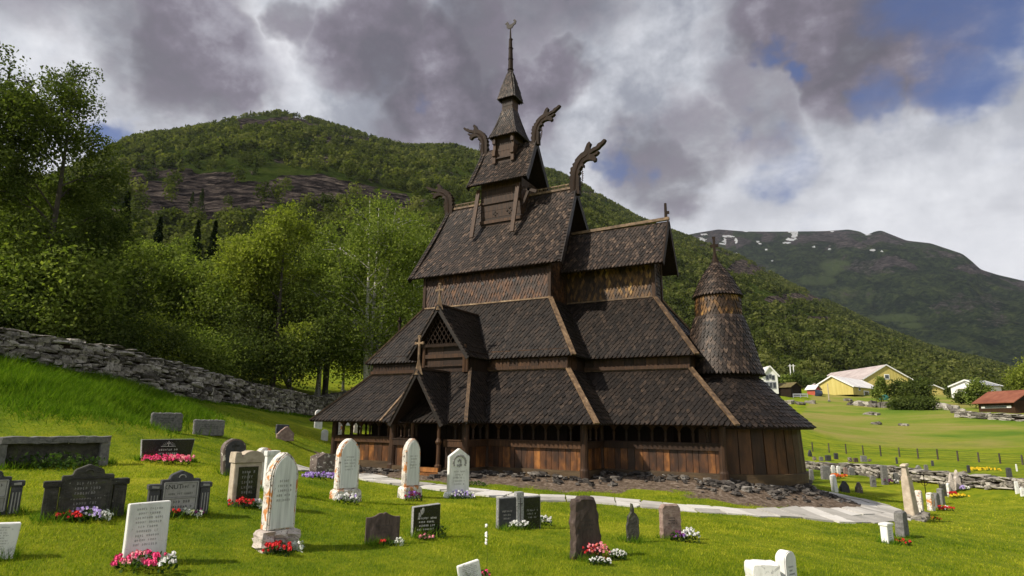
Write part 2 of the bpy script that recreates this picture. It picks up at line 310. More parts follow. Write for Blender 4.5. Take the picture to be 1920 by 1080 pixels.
# ------------------------------------------------------------------ terrain
def _z(px, py, z):                                  # control point seen at the pixel at height z
    r_ = ray(px, py); d = (z-CAM.z)/r_.z; return (*(CAM+r_*d)[:2], z)
def _d(px, py, d): p = at(px, py, d); return tuple(p)
CTRL = [_z(*a) for a in [(0, 1075, .25), (268, 1055, .2), (517, 1028, .1), (716, 1020, .02), (972, 990, -.1), (1097, 1045, -.15), (1258, 1010, -.25), (1478, 1075, -.25), (858, 932, -.1), (768, 932, -.05), (645, 938, 0),
    (1110, 935, -.25), (900, 915, -.12), (1300, 960, -.4), (1400, 964, -.5), (1500, 967, -.7), (1625, 947, -.88), (1665, 1018, -.8), (1850, 1075, -.8), (1720, 965, -1.1), (1790, 935, -1.35), (1560, 922, -1.0), (1530, 885, -1.35), (602, 893, .02), (580, 876, .05)]]
CTRL += [_d(*a) for a in [(155, 968, 10.8), (95, 875, 17), (310, 862, 18), (309, 806, 25), (390, 815, 25), (532, 825, 27), (596, 803, 38), (0, 672, 27), (145, 699, 28), (274, 734, 30), (355, 747, 32), (452, 760, 36), (549, 775, 42), (591, 778, 46),
    (437, 890, 15.5), (453, 945, 12), (180, 775, 22), (0, 770, 22), (1511, 878, 43), (1667, 897, 40), (1800, 908, 37), (1920, 917, 35), (1524, 847, 65), (1700, 858, 61), (1920, 872, 57), (1550, 820, 85), (1920, 840, 80), (1600, 790, 110), (1900, 800, 105), (1440, 733, 160), (1560, 750, 150), (1700, 747, 165), (1800, 770, 128), (1920, 772, 122),
    (500, 700, 62), (600, 690, 75), (0, 640, 42), (200, 650, 46), (400, 700, 50), (0, 560, 90), (300, 600, 100), (600, 660, 110), (-300, 600, 60), (1250, 745, 150), (2300, 900, 40), (2300, 800, 120), (-500, 800, 20)]]
for x, y, z in [(0, 0, 0), (-5, -4, 0), (5, -4, -.03), (9.5, -3, -.12), (9.3, 3, -.3), (0, 6, .0), (-7, 0, .1), (11.8, -1.5, -.42), (13.5, -30, .25), (0, -30, .5), (27, -30, -.6), (13, -45, .5), (-25, -40, 2), (50, -40, -1.5), (60, 0, -3), (13, -120, 1), (-120, -60, 8), (120, -60, -3), (0, 30, 1.5), (0, 60, 4), (-1.0, -7.4, .0)]: CTRL.append((x, y, z))
C_ = np.array(CTRL, float); _n = len(C_)
def _phi(r2): return .5*r2*np.log(r2+1e-6)
_A = np.zeros((_n+3, _n+3)); _dd = ((C_[:, None, :2]-C_[None, :, :2])**2).sum(-1)/400.
_A[:_n, :_n] = _phi(_dd)+np.eye(_n)*1.5e-3; _A[:_n, _n] = 1; _A[:_n, _n+1:] = C_[:, :2]/20; _A[_n:, :_n] = _A[:_n, _n:].T
_W = np.linalg.solve(_A, np.concatenate([C_[:, 2], np.zeros(3)]))
def G(x, y, fine=True):
    x = np.asarray(x, float); y = np.asarray(y, float); sh = x.shape; X = x.ravel(); Y = y.ravel()
    r_ = np.hypot(X-CAM.x, Y-CAM.y); k = np.minimum(1, 190/np.maximum(r_, 1e-6)); X2 = CAM.x+(X-CAM.x)*k; Y2 = CAM.y+(Y-CAM.y)*k
    out = np.zeros(len(X))
    for i in range(0, len(X), 20000):
        sl_ = slice(i, i+20000); d2 = ((X2[sl_, None]-C_[None, :, 0])**2+(Y2[sl_, None]-C_[None, :, 1])**2)/400.
        out[sl_] = _phi(d2)@_W[:_n]+_W[_n]+_W[_n+1]*X2[sl_]/20+_W[_n+2]*Y2[sl_]/20
    out = np.clip(out, -6, 14)
    if fine: out = out+fbm(X*.35, Y*.35, 3)*.10*np.clip((r_-4)/14, .25, 1.5)
    return out.reshape(sh)
def gz(x, y): return float(G(np.array([x]), np.array([y]))[0])
def gp(px, py, dmax=200, dmin=3.0):
    r_ = ray(px, py); d = np.arange(dmin, dmax, .1); x = CAM.x+r_.x*d; y = CAM.y+r_.y*d; z = CAM.z+r_.z*d
    k = np.nonzero(z <= G(x, y))[0]
    i = k[0] if len(k) else len(d)-1
    return Vector((x[i], y[i], float(G(x[i:i+1], y[i:i+1])[0])))

# ------------------------------------------------------------------ ground, hills
az0 = atan2(FW.y, FW.x)
def church_dist(x, y):                              # signed distance (m) outside the wall line of the church
    x = x/S; y = y/S
    def rect(x0, x1, y0, y1):
        dx = np.maximum(np.maximum(x0-x, x-x1), 0); dy = np.maximum(np.maximum(y0-y, y-y1), 0)
        ins = np.minimum(np.minimum(x-x0, x1-x), np.minimum(y-y0, y1-y)); return np.where(ins > 0, -ins, np.hypot(dx, dy))
    return S*np.minimum(np.minimum(rect(-4.66, 4.66, -3.96, 3.96), rect(4, 8.11, -2.58, 2.58)), np.minimum(rect(-1.2, 1.5, -5.2, 0), np.hypot(x-7.78, y)-2.15))
rr = np.concatenate([[.01], np.geomspace(2.0, 60, 240), np.geomspace(61, 230, 90), np.geomspace(240, 5200, 30)])
aa = np.concatenate([az0+np.linspace(-R(46), R(46), 520), az0+np.linspace(R(48), R(312), 90)])
RR, AA = np.meshgrid(rr, aa, indexing='ij')
GX = CAM.x+RR*np.cos(AA); GY = CAM.y+RR*np.sin(AA); GZ = G(GX, GY)
GZ = np.where(RR > 230, GZ*np.clip(1-(RR-230)/400, 0, 1)-8*np.clip((RR-230)/400, 0, 1), GZ)
cdist = church_dist(GX, GY)
GZ = GZ+np.clip(1-cdist/1.3, 0, 1)*.10*(cdist > 0)+.10*np.clip(fbm(GX*2.2, GY*2.2, 3), -.3, .3)*(RR < 60)*.35
GZ = np.where(cdist < -.4, -.3, GZ)
dirt = np.clip(np.where(GX > 3, 2.5, np.where(GX > -5, 2.1, 1.0))-cdist*.95+fbm(GX*1.1, GY*1.1, 4)*2.0, 0, 1)
_wob = fbm(GX*.12, GY*.12, 4)
far_ = np.clip((RR-78)/18+_wob*2, 0, 1)*(GX > 6)
ground = bpy.data.objects.new('ground', grid_mesh('ground', np.stack([GX, GY, GZ], -1), {'dirt': dirt, 'meadow': far_}, wrap=True)); COL.objects.link(ground)
ground['kind'] = 'structure'
def groundmat():
    m = bpy.data.materials.new('mown_lawn'); m.use_nodes = True; t = NT(m.node_tree); p = posn(t)
    a = t.noise(p, .22, 5, .6); b = t.noise(p, 1.6, 5, .6); c_ = t.noise(p, 9, 5, .7)
    f = t.math('ADD', t.math('ADD', t.math('MULTIPLY', a, .42), t.math('MULTIPLY', b, .33)), t.math('MULTIPLY', c_, .25))
    g = t.ramp(f, [(.32, (.050, .095, .005)), (.45, (.12, .175, .008)), (.56, (.22, .25, .012)), (.68, (.38, .36, .03))])
    mead = t.ramp(t.noise(posn(t, (.5, 1, 1)), .09, 6, .65), [(.34, (.080, .15, .012)), (.47, (.16, .20, .025)), (.58, (.24, .21, .06)), (.70, (.13, .18, .025))])
    g = t.mix(t.a('ShaderNodeAttribute', attribute_name='meadow').outputs['Fac'], g, mead)
    d = t.ramp(t.noise(p, 7, 6, .7), [(.3, (.05, .036, .026)), (.5, (.15, .11, .08)), (.7, (.33, .27, .22))])
    da = t.a('ShaderNodeAttribute', attribute_name='dirt').outputs['Fac']
    col = t.mix(t.sstep(t.math('ADD', da, t.math('MULTIPLY', t.math('SUBTRACT', c_, .5), .6)), .42, .6), g, d)
    bs = t.a('ShaderNodeBsdfPrincipled', {'Base Color': col, 'Roughness': .95, 'Specular IOR Level': .1})
    bu = t.a('ShaderNodeBump', {'Height': t.noise(p, 14, 6, .75), 'Strength': .9, 'Distance': .09}); t.l.new(bu.outputs[0], bs.inputs['Normal'])
    t.l.new(bs.outputs[0], t.a('ShaderNodeOutputMaterial').inputs[0]); return m
M['lawn'] = groundmat(); ground.data.materials.append(M['lawn'])

def skyline(pts):
    """pixels + distance -> azimuth, tan(elevation), distance, sorted by azimuth"""
    o = []
    for px, py, d in pts: r_ = ray(px, py); o.append((atan2(r_.x, r_.y), r_.z, d))
    o.sort(); return np.array(o)
HILL = skyline([(-900, 420, 420), (-300, 360, 460), (100, 335, 520), (170, 303, 560), (200, 287, 580), (250, 262, 600), (330, 250, 650), (400, 236, 700), (450, 220, 730), (520, 213, 760), (600, 230, 800), (680, 255, 850), (760, 277, 900), (850, 276, 950), (900, 290, 980), (1040, 322, 1050), (1100, 352, 1100), (1200, 412, 1180), (1290, 446, 1250), (1397, 487, 1350), (1480, 533, 1430), (1580, 580, 1520), (1647, 613, 1600), (1747, 653, 1700), (1863, 682, 1750), (1960, 715, 1800), (2200, 775, 1850), (2420, 815, 1850), (2700, 830, 1850)])
FARM = skyline([(-300, 520, 3200), (700, 480, 3300), (1100, 450, 3400), (1280, 442, 3500), (1310, 436, 3500), (1347, 430, 3500), (1400, 434, 3500), (1490, 434, 3450), (1550, 433, 3400), (1590, 430, 3400), (1612, 434, 3400), (1625, 441, 3400), (1640, 434, 3350), (1652, 432, 3350), (1672, 440, 3300), (1700, 451, 3300), (1745, 456, 3250), (1775, 466, 3200), (1805, 476, 3200), (1825, 492, 3150), (1838, 505, 3150), (1870, 515, 3100), (1900, 522, 3100), (1960, 536, 3000), (2300, 600, 2900), (2700, 640, 2800)])
FARM = np.vstack([FARM, [(FARM[-1, 0]+R(20), .20, 2800), (FARM[-1, 0]+R(50), .26, 2700), (FARM[-1, 0]+R(80), .22, 2700)]])
def pix_az(px, py=560): r_ = ray(px, py); return atan2(r_.x, r_.y)
def hill(name, sk, azr, na, nr, r0, z0, rough, back=1.5, shape=.9):
    az = np.linspace(*azr, na); te = np.interp(az, sk[:, 0], sk[:, 1]); dc = np.interp(az, sk[:, 0], sk[:, 2])
    def sm(v, w): k_ = np.hanning(w); k_ /= k_.sum(); return np.convolve(np.pad(v, w//2, 'edge'), k_, 'valid')[:len(v)]
    te = sm(te, 9); dc = sm(dc, 81)
    s_ = np.concatenate([np.linspace(0, 1, nr)**1.25, 1+np.linspace(.02, .6, max(6, nr//8))])
    Sg, Az = np.meshgrid(s_, az, indexing='ij'); Te = te[None]; Dc = dc[None]; R0 = np.interp(az, [pix_az(0), pix_az(800), pix_az(1300), pix_az(1900)], r0)[None]
    Rg = R0+(Dc-R0)*Sg; X = CAM.x+Rg*np.sin(Az); Y = CAM.y+Rg*np.cos(Az); zc = CAM.z+Te*Dc
    prof = np.where(Sg <= 1, Sg**shape, 1-(Sg-1)*back)
    n_ = fbm(X/(Dc*.16), Y/(Dc*.16), 6, .55)+.25*(1-np.abs(fbm(X/(Dc*.07)+9, Y/(Dc*.07), 5)*3.2))
    w_ = np.clip(Sg*3, 0, 1)*np.clip((1.0-Sg)*6, .10, 1)
    Z = z0+(zc-z0)*prof+n_*rough*Dc*w_*np.clip(zc/(Dc*.25), .25, 1)
    Z = np.minimum(Z, np.where(Sg <= 1.0, CAM.z+(Te*(1+.002*(Sg-1)))*Rg, 1e9))
    return X, Y, Z, Sg, Az
def pixels(X, Y, Z):
    dx = X-CAM.x; dy = Y-CAM.y; dz = Z-CAM.z; w = dx*FW.x+dy*FW.y+dz*FW.z; w = np.where(w < .1, .1, w)
    return 960+FPX*(dx*RT.x+dy*RT.y+dz*RT.z)/w, 540-FPX*(dx*UP.x+dy*UP.y+dz*UP.z)/w
def patches(PX, PY, lst, wx, wy, warp, soft=.5):
    """named places on a mountain side (rock band, clearing, snow field), with frayed edges"""
    o = np.zeros_like(PX); n_ = fbm(PX/wx, PY/wy, 5)*warp
    for cx, cy, rx, ry, w in lst: o = np.maximum(o, w*np.clip((1.0+soft/2-np.hypot((PX-cx)/rx, (PY-cy)/ry)-n_)/soft, 0, 1))
    return o
hX, hY, hZ, hS, hA = hill('near', HILL, (pix_az(-900), pix_az(2440)), 720, 260, (150, 135, 210, 260), 3, .022)
hPX, hPY = pixels(hX, hY, hZ)
ROCKS = [(415, 372, 240, 48, 1.2), (330, 398, 130, 26, 1.1), (610, 352, 70, 22, .9), (300, 300, 60, 12, .6), (520, 232, 75, 11, 1), (400, 262, 50, 7, .6), (640, 262, 60, 8, .8), (700, 330, 40, 18, .5), (1430, 505, 60, 14, 1), (1490, 560, 70, 12, .9), (1530, 600, 50, 10, .9), (1380, 470, 40, 8, .7), (1600, 640, 40, 6, .5), (1320, 460, 30, 8, .6), (1100, 365, 20, 6, .6), (560, 300, 60, 14, .55), (820, 330, 50, 12, .5), (230, 330, 40, 16, .8), (700, 300, 50, 8, .5)]
rockm = patches(hPX, hPY, ROCKS, 42, 16, 2.1)
rockm = np.clip(rockm+np.clip(fbm(hX/55, hY/55, 5)*4-.85, 0, .75), 0, 1)
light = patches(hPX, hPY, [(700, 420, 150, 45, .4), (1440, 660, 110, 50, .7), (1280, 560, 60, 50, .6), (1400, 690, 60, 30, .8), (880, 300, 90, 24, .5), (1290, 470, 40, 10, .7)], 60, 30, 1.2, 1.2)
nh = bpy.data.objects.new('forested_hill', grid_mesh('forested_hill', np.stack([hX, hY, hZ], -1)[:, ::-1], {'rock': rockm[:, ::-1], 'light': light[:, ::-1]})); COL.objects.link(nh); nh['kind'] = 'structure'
fX, fY, fZ, fS, fA = hill('far', FARM, (pix_az(900), FARM[-1, 0]), 1900, 460, (1500, 1500, 1500, 1500), -20, .060, shape=1.0)
fPX, fPY = pixels(fX, fY, fZ)
above = np.interp(fPX, [1200, 1500, 1700, 1830, 1960, 2300], [452, 474, 492, 520, 555, 590])
fbare = np.clip((above-fPY)/70+fbm(fX/120, fY/120, 6, .62)*3.2+.05, 0, .72)
fbare = np.maximum(fbare, patches(fPX, fPY, [(1600, 555, 50, 10, .45), (1800, 575, 70, 22, .5), (1840, 600, 60, 12, .45), (1640, 500, 60, 14, .5), (1820, 505, 30, 10, .9), (1560, 450, 80, 8, .7)], 24, 12, 3.0))
flight = patches(fPX, fPY, [(1570, 500, 26, 14, 1), (1680, 597, 40, 7, 1), (1705, 610, 25, 5, 1), (1530, 527, 28, 8, .8), (1745, 645, 40, 4, .8), (1630, 560, 8, 14, .5)], 26, 16, 1.3)
snow = patches(fPX, fPY, [(1317, 450, 9, 5, 1), (1320, 440, 7, 1.6, 1), (1366, 443, 11, 2.2, 1), (1359, 451, 4, 5, 1), (1356, 457, 8, 1.6, 1), (1380, 451, 3, 4, 1), (1398, 432.5, 8, 1.8, 1), (1421, 453, 3, 1.6, 1), (1425, 457, 3, 1.6, 1), (1437, 468, 4, 2.2, 1), (1490, 440, 6, 8, 1), (1482, 449, 9, 3, 1), (1474, 455, 9, 1.8, 1), (1486, 435, 8, 1.5, 1), (1526, 463, 4, 1.6, 1), (1556, 467, 3, 1.8, 1), (1635, 469, 6, 2, 1), (1653, 471, 3, 1.5, 1), (1379, 477, 5, 2.3, 1), (1448, 489, 2, 1.2, 1), (1560, 434, 4, 1.2, 1), (1628, 440, 6, 1.2, 1)], 7, 3, 1.7, .2)
fm = bpy.data.objects.new('far_mountain', grid_mesh('far_mountain', np.stack([fX, fY, fZ], -1)[:, ::-1], {'rock': fbare[:, ::-1], 'light': flight[:, ::-1], 'snow': snow[:, ::-1]})); COL.objects.link(fm); fm['kind'] = 'structure'
def hillmat(name, sc, greens, rocks, lightc, bump):
    m = bpy.data.materials.new(name); m.use_nodes = True; t = NT(m.node_tree); p = posn(t)
    n = t.noise(p, sc, 8, .68); nf = t.noise(p, sc*6, 6, .7)
    g = t.ramp(t.math('ADD', t.math('MULTIPLY', n, .5), t.math('MULTIPLY', nf, .5)), greens)
    at_ = lambda s: t.a('ShaderNodeAttribute', attribute_name=s).outputs['Fac']
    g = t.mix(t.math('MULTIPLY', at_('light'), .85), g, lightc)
    rk = t.ramp(t.noise(posn(t, (1, 1, 3.2)), sc*3.5, 8, .72, .6), rocks)
    rm = t.sstep(t.math('ADD', at_('rock'), t.math('MULTIPLY', t.math('SUBTRACT', nf, .5), .9)), .40, .62)
    c = t.mix(rm, g, rk); c = t.mix(t.sstep(t.math('ADD', at_('snow'), t.math('MULTIPLY', t.math('SUBTRACT', t.noise(posn(t, (1, 1, 2.5)), .05, 5, .7), .5), 2.6)), .58, .85), c, (.80, .82, .86))
    b = t.a('ShaderNodeBsdfDiffuse', {'Color': c, 'Roughness': 1})
    bu = t.a('ShaderNodeBump', {'Height': t.math('ADD', nf, t.math('MULTIPLY', n, 1.5)), 'Strength': 1, 'Distance': bump}); t.l.new(bu.outputs[0], b.inputs['Normal'])
    t.l.new(b.outputs[0], t.a('ShaderNodeOutputMaterial').inputs[0]); return m
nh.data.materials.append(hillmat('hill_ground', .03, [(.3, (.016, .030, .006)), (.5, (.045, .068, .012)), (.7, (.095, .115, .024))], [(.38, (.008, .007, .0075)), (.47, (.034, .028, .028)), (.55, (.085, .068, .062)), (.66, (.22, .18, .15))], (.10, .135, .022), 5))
fm.data.materials.append(hillmat('mountain_ground', .011, [(.38, (.003, .008, .006)), (.46, (.012, .024, .013)), (.54, (.036, .055, .022)), (.64, (.085, .105, .038))], [(.34, (.018, .016, .020)), (.45, (.045, .040, .044)), (.56, (.095, .080, .082)), (.70, (.20, .175, .165))], (.075, .105, .04), 130))

def trees_lowpoly(name, P, h, nq, spread=.34, m='leaf_hill', conif=.06):
    """many broadleaf/conifer crowns of crossed leaf masses, merged into one stand"""
    n = len(P); k = nq; cen = np.repeat(P, k, 0); hh = np.repeat(h, k); con = np.repeat(RNG.random(n) < conif, k)
    u = RNG.normal(size=(n*k, 3)); u /= np.linalg.norm(u, axis=1)[:, None]; rad = RNG.random(n*k)**.4
    z01 = np.where(con, RNG.random(n*k)**.8, .55+.42*u[:, 2]*rad)
    wid = np.where(con, .22*(1-z01)+.02, spread)
    off = np.stack([u[:, 0]*rad*wid*hh, u[:, 1]*rad*wid*hh, z01*hh], -1); c = cen+off
    s_ = hh*np.where(con, .085, .105)*(.7+.8*RNG.random(n*k))*math.sqrt(42/k)
    a = RNG.normal(size=(n*k, 3)); a /= np.linalg.norm(a, axis=1)[:, None]; b = np.cross(a, u+.01); b /= np.linalg.norm(b, axis=1)[:, None]+1e-9
    V = np.stack([c-a*s_[:, None], c+b*s_[:, None]*.8, c+a*s_[:, None]*.9, c-b*s_[:, None]*.75], 1).reshape(-1, 3)
    tone = np.repeat(RNG.random(n), k)*.75+.25*RNG.random(n*k); tone = np.where(con, tone*.15, tone)
    o = bpy.data.objects.new(name, fast_mesh(name, V, 4, tone)); COL.objects.link(o); o.data.materials.append(M[m]); o['kind'] = 'stuff'; return o
# trees over the near hill, thinned where there is bare rock
sel = []
flatX, flatY, flatZ, flatS, flatR = hX.ravel(), hY.ravel(), hZ.ravel(), hS.ravel(), rockm.ravel()
PXf = hPX.ravel()
cellr = np.hypot(flatX-CAM.x, flatY-CAM.y)
w_ = np.where((PXf > -60) & (PXf < 2000) & (flatS <= 1.01), 1.0, 0)
area = cellr*np.gradient(np.hypot(hX-CAM.x, hY-CAM.y), axis=0).ravel()
w_ = w_*np.clip(area, 0, None)*np.clip(1.06-flatR*1.15, .03, 1)*np.clip(450/cellr, .35, 1.8)*np.clip(.45+2.6*(vnoise(flatX/38, flatY/38)-.3), .10, 1.5)*np.where(cellr < 290, 1.3, 1)
ncell = hX.shape[1]
def pick(n, wgt):
    i = RNG.choice(len(wgt), n, p=wgt/wgt.sum()); j = np.minimum(i+ncell, len(wgt)-1); k2 = np.minimum(i+1, len(wgt)-1)
    a = RNG.random(n)[:, None]; b = RNG.random(n)[:, None]; Q = np.stack([flatX, flatY, flatZ], -1)
    ok = (np.hypot(*(Q[k2]-Q[i])[:, :2].T) < 60)[:, None]
    return Q[i]+(Q[j]-Q[i])*a+np.where(ok, (Q[k2]-Q[i])*b, 0)
P1 = pick(23000, w_*(cellr > 330)); trees_lowpoly('hillside_forest', P1-np.array([0, 0, 1.0]), 4.0+4.5*RNG.random(len(P1)), 30)
P2 = pick(2600, w_*(cellr <= 330)); trees_lowpoly('valley_woodland', P2-np.array([0, 0, .5]), 6+6*RNG.random(len(P2)), 170)
cr = np.where((np.abs(flatS-1) < .012) & (PXf > 150) & (PXf < 1300), 1.0, 0)
P3 = pick(420, cr); trees_lowpoly('ridge_line_trees', P3-np.array([0, 0, 1.2]), 3.5+6*RNG.random(len(P3))**2, 60, conif=.1)

# ------------------------------------------------------------------ the stave church
church = thing('stave_church', 'dark tarred wooden stave church with tiered shingled roofs and dragon heads', 'church')
def cp(name, mb, m, parent=church, **k): return part(name, mb, M[m], parent, sc=S, **k)
def cps(name, mb, m, parent=church, **k):
    for q in mb.pieces(): cp(name, q, m, parent, **k)
def frame_(O, A, B): O, A, B = Vector(O), Vector(A).normalized(), Vector(B).normalized(); return O, A, B, A.cross(B).normalized()
SHP = [(1, 1.0), (.88, .68), (.55, .30), (.16, .03)]
def shingle(mb, Pm, a, b, hw, h, btop, ext, t_=.036, rnd=None, pointed=False):
    rnd = random.random() if rnd is None else rnd
    j = random.uniform(-.08, .08)*h; b = b+j; bt = min(btop, b+h*2.15); tl = t_*random.uniform(.8, 1.35)
    shp = [(1, .95), (.52, .42), (.0, .0)] if pointed else SHP
    bot = [(sx*hw, b+f*h) for sx, f in [(s_*k, f) for k, f in shp for s_ in (1,)]]
    left = [(-x, y) for x, y in reversed(bot) if x > 1e-6]; bot = [(x, y) for x, y in bot]+left
    pts = [(-hw, bt), (hw, bt)]+bot if False else [(hw, bt)]+bot+[(-hw, bt)]
    def cl(x, y):
        lo, hi = ext(min(max(y, 0), btop)); return min(max(a+x, lo), hi), y
    L = [cl(x, y) for x, y in pts]
    if max(p[0] for p in L)-min(p[0] for p in L) < .02: return
    lift = lambda y: tl*(1-.85*(y-b)/max(bt-b, 1e-3))
    vs = [Pm(x, y, lift(y)) for x, y in L]; n = len(vs); bi = list(range(1, n-1))
    lo_ = [Pm(L[i][0], L[i][1], lift(L[i][1])-tl*.95) for i in bi]
    fs = [tuple(range(n))[::-1]]+[(bi[k], bi[k+1], n+k+1, n+k)[::-1] for k in range(len(bi)-1)]
    o_ = len(mb.f); mb.add(vs+lo_, fs, rnd)
    for i in range(o_+1, len(mb.f)): mb.r[i] = 0.0
def ext_poly(poly):
    def e(b):
        xs = []
        for (a0, b0), (a1, b1) in zip(poly, poly[1:]+poly[:1]):
            if abs(b1-b0) < 1e-9:
                if abs(b-b0) < 1e-6: xs += [a0, a1]
                continue
            t_ = (b-b0)/(b1-b0)
            if -1e-6 <= t_ <= 1+1e-6: xs.append(a0+(a1-a0)*t_)
        return (min(xs), max(xs)) if xs else (0, 0)
    return e
def roof_plane(mb, back, P, w=.142, h=.138, sag=0, thick=.05, pointed=False, over=.03):
    """P: eave-left, eave-right, top-right, top-left (seen from outside). shingles into mb, boards beneath into back"""
    P = [Vector(p) for p in P]; A = (P[1]-P[0]).normalized(); Bv = (P[3]-P[0]); Bv -= A*Bv.dot(A)
    if Bv.length < 1e-5: Bv = (P[2]-P[1]); Bv -= A*Bv.dot(A)
    Bn = Bv.normalized(); N = A.cross(Bn); poly = [((p-P[0]).dot(A), (p-P[0]).dot(Bn)) for p in P]
    bt = max(p[1] for p in poly); ext = ext_poly(poly)
    Pm = lambda a, b, n: P[0]+A*a+Bn*b+N*(n-sag*4*(b/bt)*(1-b/bt))
    row = 0; b = -over
    while b < bt-.3*h:
        lo, hi = ext(min(max(b+.4*h, 0), bt)); k0 = int(math.floor(lo/w))-1; k1 = int(math.ceil(hi/w))+1
        for k in range(k0, k1+1):
            a = (k+.5*(row % 2))*w
            if lo-.48*w < a < hi+.48*w: shingle(mb, Pm, a+random.uniform(-.05, .05)*w, b, w*.465, h, bt, ext, pointed=pointed)
        b += h; row += 1
    nb = 6 if sag else 1
    for i in range(nb):
        b0, b1 = bt*i/nb, bt*(i+1)/nb; e0, e1 = ext(b0), ext(b1)
        q = [(e0[0], b0), (e0[1], b0), (e1[1], b1), (e1[0], b1)]
        back.add([Pm(x, y, -thick) for x, y in q]+[Pm(x, y, -.002) for x, y in q], [(3, 2, 1, 0), (4, 5, 6, 7), (0, 1, 5, 4), (1, 2, 6, 5), (2, 3, 7, 6), (3, 0, 4, 7)], .2)
    return Pm
def cone_shingles(mb, c, prof, w, h, a0=0, a1=2*pi, pointed=False):
    """prof: list of (r,z) bottom to top"""
    pr = np.array(prof, float); L = np.concatenate([[0], np.cumsum(np.hypot(*np.diff(pr, axis=0).T))]); tot = L[-1]
    rf = lambda b: float(np.interp(b, L, pr[:, 0])) if b >= 0 else float(pr[0, 0]+(pr[0, 0]-pr[1, 0])/(L[1])*(-b))
    zf = lambda b: float(np.interp(b, L, pr[:, 1])) if b >= 0 else float(pr[0, 1]+(pr[0, 1]-pr[1, 1])/(L[1])*(-b))
    b = -.03; row = 0
    while b < tot-.3*h:
        rb = rf(b+.4*h); n = max(6, int(round((a1-a0)*rb/w)))
        for k in range(n):
            phi = a0+(a1-a0)*(k+.5*(row % 2)+random.uniform(-.05, .05))/n
            def Pm(a, bb, nn, phi=phi, rb=rb):
                r_ = rf(bb); sl_ = (rf(bb+.02)-rf(bb-.02))/(zf(bb+.02)-zf(bb-.02)+1e-6); nz = -sl_/hypot(1, sl_); nr = 1/hypot(1, sl_)
                an = phi+a/max(rb, .05); return Vector((c[0]+(r_+nn*nr)*cos(an), c[1]+(r_+nn*nr)*sin(an), c[2]+zf(bb)+nn*nz))
            shingle(mb, Pm, 0, b, (a1-a0)*rb/n*.5, h, tot, lambda y: (-9, 9), pointed=pointed)
        b += h; row += 1
def planks(mb, P, Q, z0, z1, w=.3, t_=.04, face=(0, -1, 0), z0b=None):
    """vertical planks between two plan points"""
    P, Q = Vector(P), Vector(Q); L = (Q-P).length; n = max(1, int(round(L/w))); d = (Q-P)/L; f = Vector(face)
    cuts = [0]+[(i+random.uniform(-.18, .18))/n for i in range(1, n)]+[1]
    for i in range(n):
        a, b = P+d*(L*cuts[i]+.006), P+d*(L*cuts[i+1]-.006); o = f*random.uniform(-.008, .008)
        mb.hexa([Vector((p.x, p.y, z))+o+g for z in (z0, z1) for p, g in ((a, f*0), (b, f*0), (b, -f*t_), (a, -f*t_))] if f.cross(d).z < 0 else [Vector((p.x, p.y, z))+o+g for z in (z0, z1) for p, g in ((b, f*0), (a, f*0), (a, -f*t_), (b, -f*t_))])

X1, E1, T1x, T1y, ZE1, ZT1 = 5.255, 4.561, 3.827, 3.133, 1.479, 3.1
E1c, XC1, T1cy, XC1t = 3.178, 8.606, 1.75, 7.178
X2, E2, T2x, T2y, ZE2, ZT2 = 4.07, 3.252, 2.64, 1.822, 3.496, 5.635
E2c, XC2, T2cy, XC2t = 1.963, 7.418, .44, 5.829
E3, X3, X3r, ZE3, ZR3 = 2.097, 3.137, 2.839, 6.802, 10.157
E3c, XC3, ZE3c, ZR3c = .98, 6.278, 6.665, 8.34
BX0, BX1, BY = -1.23, 1.815, -5.63                   # the porch bay's eaves
